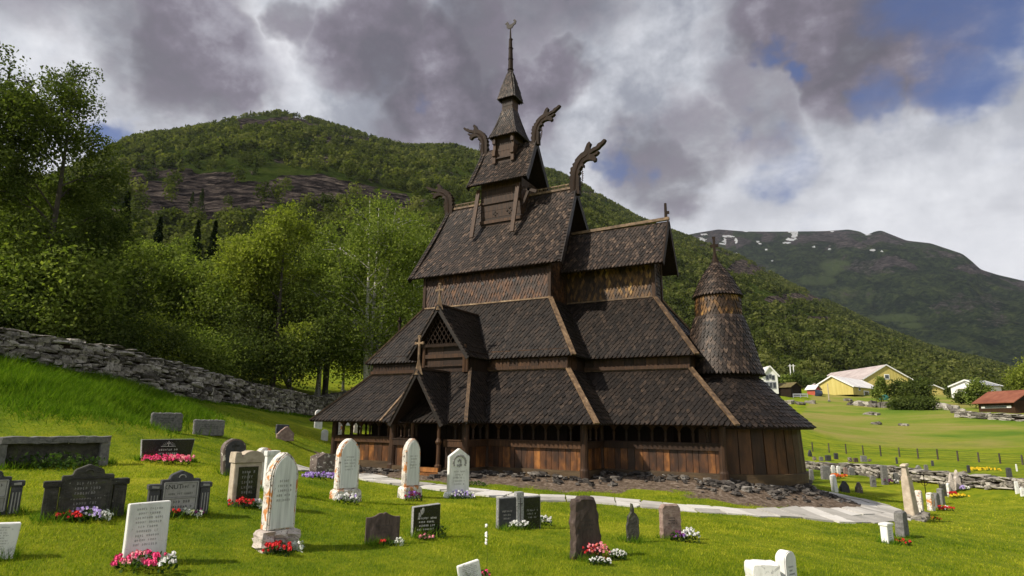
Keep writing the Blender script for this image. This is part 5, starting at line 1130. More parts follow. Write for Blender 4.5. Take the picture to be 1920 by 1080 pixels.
g('round', 489, 918, 841, 30, 'pale lichened stone standing behind the black-plaqued beige gravestone', face=104, T=.2, mats='lichen')
g('cap', 503, 922, 846, 32, 'white flat-topped stone right behind the tall arched stone with a rough base', face=104, T=.2)
g('boulder', 602, 895, 852, 42, 'dark lichened boulder used as a gravestone with violet flowers before it', face=110)
g('gothic', 647, 940, 823, 48, 'white pointed-arch gravestone standing before the left part of the church arcade', face=112, W=.50, T=.22, mats=('lichen', 'lichen'))
g('gothic', 768, 934, 823, 40, 'narrow white arched gravestone with an orange lichened top in front of the church door', face=112, W=.42, T=.22, mats=('lichen', 'lichen'))
g('gable', 858, 933, 842, 42, 'white gabled gravestone with a carved wreath above its lettering', face=122, T=.14)
# right-hand churchyard
g('cap', 1665, 1019, 982, 20, 'small plain white stone block, nearest in the right-hand churchyard', face=120, W=.28, T=.20)
g('slim', 1693, 1007, 960, 20, 'weathered grey slab tapering upward behind the small white block', face=110, W=.40, T=.20)
g('obelisk', 1712, 974, 872, 26, 'tall beige obelisk leaning left on a rough stone base', face=120, W=.33, roll=-5, lean=0)
g('slim', 1727, 966, 921, 10, 'slim white pillar stone with red lichen spots', face=110, W=.2, T=.18, mats='lichen')
g('ironcross', 1739, 950, 893, 10, 'thin black iron cross standing before the low wall', face=150, W=.5)
g('slim', 1747, 958, 925, 12, 'narrow lichened slab right of the iron cross', face=110, W=.4, T=.16, mats='lichen')
g('round', 1757, 952, 925, 13, 'green mossy round-topped stone in the right-hand row', face=110, W=.45, T=.16, mats='grey')
g('slim', 1766, 946, 917, 12, 'grey upright stone behind the green mossy one', face=110, W=.4, T=.18, mats='grey')
g('rough', 1774, 930, 908, 20, 'dark lichen-covered jagged slab in the right-hand row', face=120, T=.16, mats='slate')
g('slim', 1781, 931, 907, 7, 'thin white stone tilted beside the dark jagged slab', face=110, W=.3, T=.1, mats='white', roll=-8)
g('pinkpair', 1786, 926, 888, 12, 'pinkish ornamented stone with lichen, left of a pair', face=140, T=.16)
g('pinkpair', 1797, 918, 882, 13, 'pinkish ornamented stone with orange lichen, right of a pair', face=140, T=.16)
g('slim', 1566, 923, 891, 10, 'slim white leaning stone just past the end of the flagstone path', face=120, W=.26, T=.16, mats='white', roll=-6)
g('pointed', 1584, 923, 903, 19, 'larger dark pointed stone near the end of the path', face=140, T=.2, mats='slate2')
g('pointed', 1611, 924, 905, 14, 'smaller dark pointed stone standing alone near the end of the path', face=140, T=.18, mats='brownlich')
g('redslab', 1638, 913, 893, 11, 'short grey block stone midway between the path and the wall', face=130, T=.2, mats='grey')
g('greyslab', 1660, 909, 873, 13, 'tall grey slab standing against the low wall left of the obelisk', face=130, T=.2, mats='grey')
g('round', 1681, 907, 887, 10, 'pale stone with a dark back between the tall slab and the obelisk', face=130, T=.2, mats='grey')
g('slim', 1522, 900, 881, 9, 'grey stone close behind the corner of the apse', face=130, T=.2, mats='grey')
g('greyslab', 1549, 899, 874, 18, 'broad ribbed grey slab in front of the low wall near the apse', face=130, T=.2, mats='grey')
g('round', 1563, 890, 873, 7, 'small white arched stone left of its twin by the low wall', face=130, T=.15)
g('round', 1573, 891, 874, 7, 'small white arched stone right of its twin by the low wall', face=130, T=.15)
g('round', 1586, 890, 877, 8, 'small rust-red stone by the low wall', face=130, T=.15, mats='redstone')
g('round', 1597, 891, 877, 12, 'round-topped greenish grey stone by the low wall', face=130, T=.15, mats='grey')
for q in [('pointed', 1519, 856, 844, 8, 'dark leaning stone with a pale top beside the apse beyond the wall', 'slate2'), ('boulder', 1527, 863, 857, 8, 'small dark lump of a stone beyond the low wall, first from the church', 'x'), ('greyslab', 1540, 864, 857, 8, 'small grey square stone beyond the low wall, second from the church', 'grey'),
          ('greyslab', 1553, 864, 854, 11, 'wide grey square stone beyond the low wall', 'slate2'), ('greyslab', 1568, 861, 850, 8, 'dark square stone standing farther back beyond the wall', 'slate2'), ('redslab', 1594, 866, 858, 8, 'pale knobbly stone in the cluster beyond the wall, left one', 'brownlich'),
          ('redslab', 1605, 867, 859, 9, 'brownish stone in the middle of the cluster beyond the wall', 'brownstone'), ('greyslab', 1620, 866, 855, 12, 'largest stone of the cluster beyond the wall, tilted', 'grey'), ('boulder', 1631, 865, 861, 6, 'lowest stone at the right end of the cluster beyond the wall', 'x'),
          ('slim', 1682, 870, 858, 4, 'thin dark stone beyond the wall above the obelisk tip', 'slate2'), ('slim', 1749, 874, 864, 5, 'lone small dark stone in the open grass near the wire fence', 'slate2'), ('pointed', 1722, 882, 873, 12, 'broken grey stone rising just behind the wall', 'grey'),
          ('slim', 1737, 883, 872, 8, 'paired upright grey stone just behind the wall', 'grey'), ('slim', 1817, 887, 873, 6, 'dark upright stone beside a pale one beyond the wall', 'slate2'), ('boulder', 1809, 892, 884, 9, 'pale rounded stone at the foot of a dark upright one beyond the wall', 'x'),
          ('slim', 1893, 895, 878, 10, 'dark stone with a pale band near the right edge beyond the wall', 'slate2'), ('slim', 1907, 884, 871, 3, 'very thin white post-like stone near the right edge', 'white'),
          ('slim', 1908, 926, 904, 7, 'white slim stone at the right edge in front of the wall', 'white'), ('round', 1918, 931, 915, 8, 'small white stone cut by the right edge of the photo', 'white')]:
    g(q[0], q[1], q[2], q[3], q[4], q[5], face=140, T=.2, mats=q[6] if q[6] != 'x' else None)
for q in [(608, 834, 806, 'white stone mostly hidden behind the corner post of the church', 'white'), (634, 826, 789, 'pale arched stone seen through the first opening of the church arcade', 'lichen'), (655, 806, 787, 'small white stone seen through the second opening of the arcade', 'white'), (669, 820, 790, 'pinkish stone seen through the third opening of the arcade', 'roughpink')]:
    g('round', q[0], q[1]-8, q[2], 13, q[3], face=120, T=.15, mats=q[4])

# ------------------------------------------------------------------ flowers at the graves
FLOW = []
def flowers(px, py, wid, h, cols, label, leaf='leaf_flower', nl=120, nb=26, bs=.022, name='flower_clump', cat='flowers', dep=None, fwd=0):
    p = gp(px, py); o = thing(name, label, cat, tuple(p), 0, 'flowers planted at the graves'); dep = dep or wid*.5; rt = Vector((RT.x, RT.y, 0)).normalized(); fw = Vector((FW.x, FW.y, 0)).normalized()
    FLOW.append((p.x, p.y))
    n = int(nl); u = RNG.random((n, 3)); c = np.stack([(u[:, 0]-.5)*wid, (u[:, 1]-.5)*dep, u[:, 2]*h*.85*(1-1.6*np.abs(u[:, 0]-.5)**2)], -1)
    ax = RNG.normal(size=(n, 3)); ax /= np.linalg.norm(ax, axis=1)[:, None]; bx = np.cross(ax, RNG.normal(size=(n, 3))); bx /= np.linalg.norm(bx, axis=1)[:, None]; s_ = (.018+.02*RNG.random(n))[:, None]*(1+wid*.3)
    def tow(c): return c[:, :1]*np.array(rt)+c[:, 1:2]*np.array(fw)+c[:, 2:3]*np.array([0, 0, 1.])
    c2 = tow(c); V = np.stack([c2-ax*s_, c2+bx*s_*.5, c2+ax*s_, c2-bx*s_*.5], 1).reshape(-1, 3)
    f = bpy.data.objects.new('foliage', fast_mesh('foliage', V, 4, RNG.random(n))); COL.objects.link(f); f.data.materials.append(M[leaf]); f.parent = o
    for ci, (cn, x0, x1, amt) in enumerate(cols):
        k = MB()
        for _ in range(int(nb*amt)):
            x = random.uniform(x0, x1)*wid; y = random.uniform(-.5, .35)*dep; z = h*(.45+.5*random.random())*(1-.8*(x/wid)**2); q = rt*x+fw*y+Vector((0, 0, z)); s2 = bs*random.uniform(.7, 1.3)
            for a in range(5): an = 2*pi*a/5+random.random(); d = rt*cos(an)*s2*.7+Vector((0, 0, 1))*sin(an)*s2*.7-fw*random.uniform(.2, .6)*s2; w_ = d.cross(fw).normalized()*s2*.42; k.add([q, q+d*.7+w_, q+d*1.35, q+d*.7-w_], [(0, 1, 2, 3)])
            k.rock(q-fw*s2*.1, (s2*.9, s2*.9, s2*.9), 0, .1)
        part('blossoms', k, M['f_'+cn], o)
    return o
F = flowers
F(272, 1072, .62, .22, [('pink', -.5, .3, 1), ('palepink', -.3, .1, .5), ('white', .3, .5, .5)], 'pink roses at the foot of the nearest plain white slab', nb=22, bs=.035)
F(283, 1050, .30, .42, [('pink', -.2, .2, .1)], 'reddish leafed rose bush leaning against the plain white slab', leaf='leaf_rust', nl=110, nb=10, name='rose_bush', cat='bush')
F(133, 977, .34, .12, [('red', -.5, .5, 1)], 'bright red flowers at the mossy ornate gravestone', nb=26, bs=.03)
F(166, 977, .42, .18, [('violet', -.5, .5, 1), ('white', -.1, .5, .3)], 'pale violet pansies in the middle of the mossy ornate gravestone', nb=30, bs=.024)
F(192, 979, .22, .16, [('white', -.5, .5, .5)], 'silver leafed plant at the right foot of the mossy ornate gravestone', leaf='leaf_silver', nl=60, nb=6)
F(327, 972, .14, .12, [('red', -.5, .5, .7)], 'small dark red flower left of a silver plant at the KNUT gravestone', nb=16, bs=.026)
F(358, 971, .36, .14, [('white', -.5, .2, .5), ('darkpurple', .2, .5, .3)], 'silvery plant at the right foot of the KNUT gravestone', leaf='leaf_silver', nl=60, nb=14)
F(313, 870, 1.15, .22, [('pink', -.5, .5, 1), ('palepink', 0, .5, .5)], 'row of bright pink flowers under the black polished gravestone', nb=70, bs=.045)
F(455, 952, .40, .17, [('red', -.5, .5, 1)], 'dark red begonias at the foot of the beige gravestone', nb=34, bs=.03)
F(483, 953, .26, .15, [('white', -.5, .5, 1)], 'white flowers next to the dark red begonias', leaf='leaf_silver', nb=22, bs=.026)
F(522, 1040, .36, .17, [('red', -.5, .5, 1)], 'crimson flowers before the rough base of the tall arched stone', nb=30, bs=.032)
F(558, 1037, .16, .18, [('white', -.5, .5, .4)], 'silver leafed plant right of the crimson flowers', leaf='leaf_silver', nl=50, nb=8)
F(652, 947, .46, .24, [('white', -.5, .5, 1), ('violet', -.5, .5, .25)], 'white and pale violet pansies before the left arched stone', nb=42, bs=.03)
F(776, 940, .42, .24, [('darkpurple', -.5, .4, .6), ('red', -.5, .5, .25), ('purple', -.3, .2, .3)], 'dark purple flowers before the orange-topped arched stone', nb=30, bs=.03)
F(868, 936, .62, .22, [('violet', -.5, .5, .6), ('white', -.5, .5, .8)], 'white and lilac pansies before the wreathed gravestone', nb=46, bs=.028)
F(602, 899, .95, .22, [('violet', -.5, .5, 1), ('purple', -.5, .5, .6)], 'bed of violet flowers before the lichened boulder', nb=70, bs=.036)
F(724, 1025, .22, .09, [('red', -.5, .0, .8)], 'low red flowers before the brown double-curved stone', nb=14, bs=.022)
F(748, 1026, .13, .14, [('white', -.5, .5, .5)], 'single white spiky plant right of the brown double-curved stone', leaf='leaf_silver', nl=36, nb=6)
F(798, 1014, .26, .09, [('palepink', -.5, .5, 1)], 'small pink roses before the black granite stone', nb=12, bs=.03)
F(819, 1010, .28, .26, [('white', -.5, .5, .06)], 'dark feathery shrub beside the black granite stone', nl=150, nb=4, name='shrub', cat='shrub')
F(971, 993, .36, .18, [('white', -.5, .5, 1)], 'white flowers below the left face of the double granite stone', nb=30, bs=.030)
F(995, 990, .26, .18, [('orange', -.5, .5, .4), ('salmon', -.5, .5, .3)], 'rusty orange flowers between two white clumps', leaf='leaf_rust', nb=20, bs=.022)
F(1017, 986, .36, .20, [('white', -.5, .5, 1)], 'white flowers below the right side of the double granite stone', nb=30, bs=.030)
F(1118, 1050, .46, .26, [('red', -.5, 0, .7), ('palepink', -.3, .4, .8), ('salmon', -.5, .4, .5)], 'red and pink begonias at the foot of the tall brown stone', leaf='leaf_rust', nb=46, bs=.022)
F(1125, 1060, .30, .12, [('white', -.5, .5, 1)], 'low white alyssum in front of the red begonias', nb=60, bs=.014)
F(1158, 1052, .26, .16, [('white', -.5, .5, 1)], 'white alyssum right of the red begonias', nb=60, bs=.014)
F(1271, 1016, .26, .20, [('darkpurple', -.5, .4, .6), ('purple', -.2, .5, .4)], 'dark purple pansies by the reddish slab', nb=24, bs=.026)
F(1294, 1018, .34, .26, [('white', -.5, .5, 1)], 'white pansies at the right of the reddish slab', nb=36, bs=.028)
F(906, 1085, .16, .10, [('pink', -.5, .5, 1)], 'magenta bloom at the bottom edge right of the small white tablet', nb=10, bs=.026)
F(1690, 1022, .40, .14, [('red', -.5, .5, 1)], 'red flowers beside the small white block', nb=26, bs=.03)
F(1740, 976, .70, .16, [('red', -.5, 0, .5), ('yellow', -.5, .1, .4), ('orange', 0, .5, .4)], 'mixed red and yellow flowers behind the obelisk base', nb=30, bs=.035)
F(1773, 958, .55, .18, [('red', -.5, .5, 1), ('white', -.2, .2, .2)], 'bright red and white wreath by the grey stones', nb=40, bs=.045)
F(1786, 932, .35, .25, [('red', -.5, .5, 1)], 'red flower clump left of the yellow ones', nb=24, bs=.05)
F(1798, 934, .75, .18, [('yellow', -.5, .5, 1)], 'yellow flower clump below the pinkish stones', nb=44, bs=.05)
F(1808, 921, .40, .25, [('violet', -.5, 0, .8), ('white', 0, .5, .8)], 'round clump of violet and white flowers near the wall', nb=28, bs=.045)
F(1568, 896, .9, .22, [('orange', -.5, .5, 1), ('red', -.5, .5, .4)], 'orange flowers between the small white twin stones', nb=40, bs=.055)
F(1671, 909, .8, .3, [('darkpurple', -.5, 0, .5), ('white', .2, .5, .2)], 'dark leafy clump between two grey stones by the wall', nb=30, bs=.05)
F(1843, 883, 1.9, .22, [('yellow', -.5, .5, .6)], 'long yellow flower bed beyond the low wall', nb=90, bs=.08)
F(97, 880, 1.7, .42, [('white', -.5, .5, .0)], 'tall weeds growing inside the long stone frame', nl=420, nb=1, name='weeds', cat='weeds')
F(887, 911, .8, .16, [('yellow', -.5, .5, .02)], 'weed clump growing in the rubble right of the church porch', nl=160, nb=1, name='weeds', cat='weeds')
o = thing('wildflower', 'thin tall white wildflower stem standing alone in the lawn', 'wildflower', tuple(gp(912, 1078)))
k = MB(); k.tube([(0, 0, 0), (.01, 0, .2), (-.01, .01, .42), (0, 0, .62)], .003, 5); part('stem', k, M['leaf_flower'], o)
k = MB()
for z in (.38, .42, .47, .50, .60): k.rock((-.012, 0, z), (.03, .03, .04), 0, .2)
part('blossoms', k, M['f_white'], o)

# ------------------------------------------------------------------ trees
def tree(px, d, top, wpx, label, kind='birch', leaf='leaf_mid', bark='bark', n=9000, ls=.12, base=None, cb=.16, lean=0, sparse=0, name=None, cat='tree', group=None, thick=1, stems=1, gap=.0):
    q = at(px, 700, d); z0 = gz(q.x, q.y) if base is None else at(px, base, d).z; dep = depth((q.x, q.y, z0)); H = max(.8, CAM.z+ray(px, top).z*d-z0); Rw = wpx*dep/FPX/2
    o = thing(name or {'spruce': 'spruce_tree', 'shrub': 'shrub', 'birch': 'birch_tree'}.get(kind, 'broadleaf_tree'), label, cat, (q.x, q.y, z0-.1), 0, group)
    rt = np.array(Vector((RT.x, RT.y, 0)).normalized()); rnd = random.Random(int(px*13+top*7+d)); rg = np.random.default_rng(int(abs(px*17+top*5+d)))
    k = MB(); tips = []; tr = H*.011*thick+.03
    for s_ in range(stems):
        ang = rnd.uniform(0, 6.28); sp = .0 if stems == 1 else rnd.uniform(.06, .16)*H*.5
        top_ = np.array([cos(ang)*sp, sin(ang)*sp, 0])+rt*lean*H+np.array([0, 0, H*.90])
        pts = []; ph = rnd.uniform(0, 6)
        for i in range(9): t_ = i/8; pts.append(top_*t_+np.array([sin(ph+t_*4)*.02*H, cos(ph+t_*5)*.02*H, 0])*t_*(1.2-t_)+rt*lean*H*(-.0))
        k.tube(pts, [tr*(1-t_*.93)*(1.25 if t_ == 0 else 1) for t_ in [i/8 for i in range(9)]], 8)
        tips += [(top_*q_, Rw*.6) for q_ in (.8, .88, .94, 1.0, 1.03)] if kind != 'spruce' else []
        nb = int((16 if kind != 'shrub' else 8)*(1 if stems == 1 else .7))
        if kind == 'spruce': nb = 0
        for i in range(nb):
            t_ = cb+(1-cb)*(i+rnd.random())/nb*.93; p0 = top_*t_; az = rnd.uniform(0, 6.28); env = (sin(pi*min(1, (t_-cb*.6)/(1.02-cb*.6))**.75)**.7)*rnd.uniform(.6, 1.15)
            L = Rw*env; up_ = L*(.75 if kind == 'birch' else .5)*(1.1-t_*.4); e_ = p0+np.array([cos(az)*L, sin(az)*L, min(up_, H*.98-p0[2])])
            mid = (p0+e_)/2+np.array([0, 0, L*.12]); k.tube([p0, mid, e_], [tr*(1-t_)*.45+.012, tr*(1-t_)*.28+.009, .007], 5)
            tips.append((e_, L)); tips.append((mid*.4+e_*.6, L*.8)); tips.append((mid, L*.6))
            for j in range(4):
                a2 = az+rnd.uniform(-1.1, 1.1); b0 = p0*(1-(.35+.15*j))+e_*(.35+.15*j); L2 = L*rnd.uniform(.3, .6); e2 = b0+np.array([cos(a2)*L2, sin(a2)*L2, L2*rnd.uniform(-.1, .6)])
                k.tube([b0, (b0+e2)/2+np.array([0, 0, L2*.1]), e2], [.018*H/9+.004, .012*H/9+.003, .004], 4); tips.append((e2, L*.7))
    part('trunk', k, M[bark], o)
    if kind == 'spruce':
        z = rg.random(n)**.85; a = rg.random(n)*6.283; tier = (1-z); r_ = Rw*tier*(.25+.8*rg.random(n)**.5)*(1+.25*np.sin(z*H*4.2)); c = np.stack([np.cos(a)*r_, np.sin(a)*r_, z*H*.97+.04*H-r_*.28], -1)+rt*lean*H*z[:, None]
        an = None; stretch = .6
    else:
        T = np.array([t_[0] for t_ in tips]); nt = len(T); w = np.array([max(.2, t_[1]) for t_ in tips])**1.4; i = rg.choice(nt, n, p=w/w.sum())
        cl = Rw*(.13 if kind == 'birch' else .20)+.12; g_ = rg.normal(size=(n, 3))*cl
        if kind == 'birch': g_[:, 2] = -np.abs(rg.normal(size=n))*cl*1.9+cl*.35; sid = rg.integers(0, 9, n); jit = np.random.default_rng(int(abs(px))).normal(size=(nt, 9, 2))*cl*.95; g_[:, :2] = g_[:, :2]*.30+jit[i, sid]
        c = T[i]+g_; c[:, 2] = np.maximum(c[:, 2], .1*H*rg.random(n) if kind == 'shrub' else .3)
        if gap: c = c[vnoise(c[:, 0]*1.3+50, c[:, 2]*1.3+c[:, 1]*.6+70) > gap]
    m_ = len(c); ax = rg.normal(size=(m_, 3)); ax[:, 2] = ax[:, 2]*.8-(.5 if kind == 'birch' else 0); ax /= np.linalg.norm(ax, axis=1)[:, None]; bx = np.cross(ax, rg.normal(size=(m_, 3))); bx /= np.linalg.norm(bx, axis=1)[:, None]+1e-9
    s_ = (ls*(.6+.7*rg.random(m_)))[:, None]; V = np.stack([c-ax*s_*.8, c+bx*s_*.45, c+ax*s_*.8, c-bx*s_*.45], 1).reshape(-1, 3)
    f = bpy.data.objects.new('crown', fast_mesh('crown', V, 4, rg.random(m_))); COL.objects.link(f); f.data.materials.append(M[leaf]); f.parent = o
    return o
GL = 'trees beyond the dry stone wall'
for a in [  # px, distance, top, width, label, kind, leaf, bark, leaves, leaf size, extra
    (48, 34, 48, 205, 'very tall dark birch at the left edge with sparse drooping branches against the sky', 'birch', 'leaf_dark', 'bark', 34000, .088, dict(cb=.25, gap=.36)),
    (-100, 35, 10, 220, 'tall dark birch half outside the left edge of the photo', 'birch', 'leaf_dark', 'bark', 18000, .10, dict(cb=.2, gap=.36)),
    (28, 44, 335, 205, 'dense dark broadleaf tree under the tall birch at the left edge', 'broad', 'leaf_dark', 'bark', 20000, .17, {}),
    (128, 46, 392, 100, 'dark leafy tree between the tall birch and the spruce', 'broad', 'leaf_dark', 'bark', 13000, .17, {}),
    (40, 33, 478, 185, 'bright green bushy tree behind the left end of the stone wall', 'broad', 'leaf_mid', 'bark', 15000, .12, {}),
    (190, 70, 352, 78, 'dark narrow spruce rising left of the pale birches', 'spruce', 'leaf_spruce', 'bark', 7000, .26, {}),
    (236, 50, 428, 130, 'mid green birch beside the dark narrow spruce', 'birch', 'leaf_mid', 'birch', 14000, .13, {}),
    (318, 54, 424, 120, 'rounded pale green birch left of the large bright birch', 'birch', 'leaf_mid', 'birch', 13000, .14, {}),
    (262, 82, 402, 55, 'dark spruce top above the birches, left one of three', 'spruce', 'leaf_spruce', 'bark', 4500, .28, {}),
    (338, 84, 410, 60, 'dark spruce top above the birches, middle one of three', 'spruce', 'leaf_spruce', 'bark', 4500, .28, {}),
    (372, 80, 412, 55, 'dark spruce top above the birches, right one of three', 'spruce', 'leaf_spruce', 'bark', 4500, .28, {}),
    (425, 50, 418, 130, 'yellow green birch left of the largest bright crown', 'birch', 'leaf_bright', 'birch', 14000, .13, {}),
    (512, 46, 352, 190, 'largest bright yellow green birch in the middle of the grove', 'birch', 'leaf_bright', 'bark', 26000, .13, {}),
    (598, 52, 388, 130, 'green birch between the brightest crown and the white trunked one', 'birch', 'leaf_mid', 'birch', 14000, .14, {}),
    (692, 47, 335, 205, 'tall birch with white trunks just left of the church', 'birch', 'leaf_mid', 'birch', 26000, .125, dict(stems=3, cb=.22)),
    (768, 58, 372, 120, 'green birch partly hidden by the church roofs', 'birch', 'leaf_mid', 'birch', 12000, .14, {}),
    (730, 62, 470, 120, 'low pale birch deep behind the church', 'birch', 'leaf_bright', 'birch', 11000, .14, {}),
    (574, 45.5, 560, 190, 'dark leaning tree whose bare trunk tilts left over the stone wall', 'birch', 'leaf_dark', 'bark', 14000, .12, dict(lean=-.55, thick=2.0, cb=.35)),
    (612, 52, 500, 130, 'dark tree with several upright trunks where the stone wall meets the church', 'birch', 'leaf_dark', 'bark', 13000, .13, dict(stems=3, cb=.3, thick=1.4)),
    (702, 56, 505, 120, 'drooping green birch close behind the lowest church roof', 'birch', 'leaf_mid', 'birch', 12000, .13, {}),
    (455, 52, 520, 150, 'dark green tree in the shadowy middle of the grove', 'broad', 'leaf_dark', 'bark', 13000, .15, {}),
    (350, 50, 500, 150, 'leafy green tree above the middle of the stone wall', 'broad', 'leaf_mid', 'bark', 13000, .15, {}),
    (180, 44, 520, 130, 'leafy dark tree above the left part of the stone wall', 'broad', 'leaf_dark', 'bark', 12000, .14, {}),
    (545, 56, 505, 130, 'mid green birch behind the leaning dark tree', 'birch', 'leaf_mid', 'birch', 12000, .14, {}),
    (645, 60, 560, 110, 'bright small birch seen between trunks beside the church', 'birch', 'leaf_bright', 'birch', 8000, .13, {}),
    (100, 32, 585, 130, 'low bright shrub behind the wall at far left', 'shrub', 'leaf_mid', 'bark', 8000, .10, {}),
    (170, 33, 600, 120, 'reddish tinged low shrub behind the wall', 'shrub', 'leaf_dark', 'bark', 7000, .10, {}),
    (250, 35, 612, 130, 'low dark shrub peeking over the wall', 'shrub', 'leaf_dark', 'bark', 8000, .10, {}),
    (280, 36, 600, 90, 'bright yellow green bush peeking over the middle of the wall', 'shrub', 'leaf_bright', 'bark', 6000, .10, {}),
    (345, 38, 636, 120, 'leafy undergrowth bush over the middle of the wall', 'shrub', 'leaf_mid', 'bark', 7000, .10, {}),
    (410, 41, 650, 120, 'shaded bush over the wall below the grove', 'shrub', 'leaf_dark', 'bark', 7000, .10, {}),
    (475, 46, 640, 120, 'dark bush beneath the leaning tree', 'shrub', 'leaf_dark', 'bark', 7000, .11, {}),
    (20, 31, 575, 120, 'dark bush behind the extreme left of the wall', 'shrub', 'leaf_dark', 'bark', 7000, .10, {}),
]:
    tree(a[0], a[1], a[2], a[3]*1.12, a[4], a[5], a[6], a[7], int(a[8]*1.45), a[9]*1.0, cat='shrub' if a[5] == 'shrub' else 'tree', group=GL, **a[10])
GR = 'trees around the farm'
for a in [(1647, 148, 705, 30, 'olive tree left of two before the yellow barn', 'broad', 'leaf_mid', 2600, .30), (1680, 150, 713, 46, 'olive spreading tree right of two before the yellow barn', 'broad', 'leaf_dark', 3200, .30),
          (1721, 140, 711, 56, 'round dark green tree in front of the yellow barn gable', 'broad', 'leaf_dark', 5200, .30), (1795, 150, 734, 24, 'small dark tree between barn and red roofed shed', 'broad', 'leaf_dark', 1500, .30),
          (1828, 135, 711, 48, 'green tree before the white farmhouse', 'broad', 'leaf_mid', 3200, .30), (1932, 136, 671, 90, 'large yellow green tree at the right edge', 'broad', 'leaf_bright', 7000, .26), (1470, 172, 700, 34, 'pale tree right of the white wooden house', 'birch', 'leaf_mid', 2200, .36),
          (1497, 175, 702, 40, 'dark tree behind the turf roofed hut', 'broad', 'leaf_dark', 2600, .36), (1418, 185, 690, 34, 'tree behind the white wooden house', 'broad', 'leaf_mid', 2200, .36), (1538, 178, 706, 36, 'leafy tree left of the yellow barn', 'broad', 'leaf_dark', 2400, .36), (1782, 172, 722, 30, 'dark tree right of the yellow barn', 'broad', 'leaf_dark', 1800, .36)]:
    tree(a[0], a[1], a[2], a[3]*.74, a[4], a[5], a[6], 'bark', a[7], a[8]*.85, cat='tree', group=GR)
for px, d, tp, w_, lb in [(1680, 132, 756, 40, 'low spreading dark hedge bush, left of two below the barn'), (1718, 131, 755, 44, 'low spreading dark hedge bush, right of two below the barn')]: tree(px, d, tp, w_, lb, 'shrub', 'leaf_dark', 'bark', 3800, .22, cat='shrub', group='hedge bushes below the barn')

# ------------------------------------------------------------------ farm
M['yellow'] = mat('yellow_painted_boards', [(.2, (.34, .27, .07)), (.5, (.48, .40, .12)), (.8, (.58, .50, .18))], .5, (8, 8, .3), rnd=.2, bump=.1)
M['paint'] = mat('white_painted_boards', [(.3, (.62, .63, .63)), (.7, (.80, .80, .78))], .6, (4, 4, .3), rnd=.2, bump=.1)
M['greypaint'] = mat('grey_boards', [(.3, (.20, .21, .24)), (.7, (.36, .37, .40))], .6, (4, 4, .3), rnd=.2, bump=.1)
M['roofpink'] = mat('weathered_sheet_roof', [(.3, (.30, .25, .25)), (.55, (.42, .36, .35)), (.75, (.56, .51, .50))], .5, rnd=.2, bump=.1)
M['roofpale'] = mat('pale_sheet_roof', [(.3, (.50, .48, .49)), (.7, (.72, .70, .70))], .5, rnd=.2, bump=.1)
M['roofred'] = mat('rusty_red_roof', [(.3, (.12, .035, .020)), (.55, (.20, .065, .035)), (.8, (.28, .12, .07))], .8, rnd=.2, bump=.1)
M['window'] = mat('dark_window_glass', [(.3, (.02, .025, .03)), (.7, (.06, .07, .08))], 3, rough=.15, bump=0)
M['redpaint'] = mat('red_paint', [(.3, (.28, .05, .03)), (.7, (.42, .09, .05))], 2, bump=0)
M['bluepaint'] = mat('blue_plastic', [(.3, (.02, .03, .06)), (.7, (.05, .07, .12))], 2, bump=0)
M['teal'] = mat('teal_green_plastic', [(.3, (.015, .10, .09)), (.7, (.03, .18, .16))], 2, bump=0)
M['turf'] = mat('turf_roof', [(.3, (.10, .075, .03)), (.6, (.16, .14, .045)), (.8, (.12, .16, .04))], 2, bump=.5)
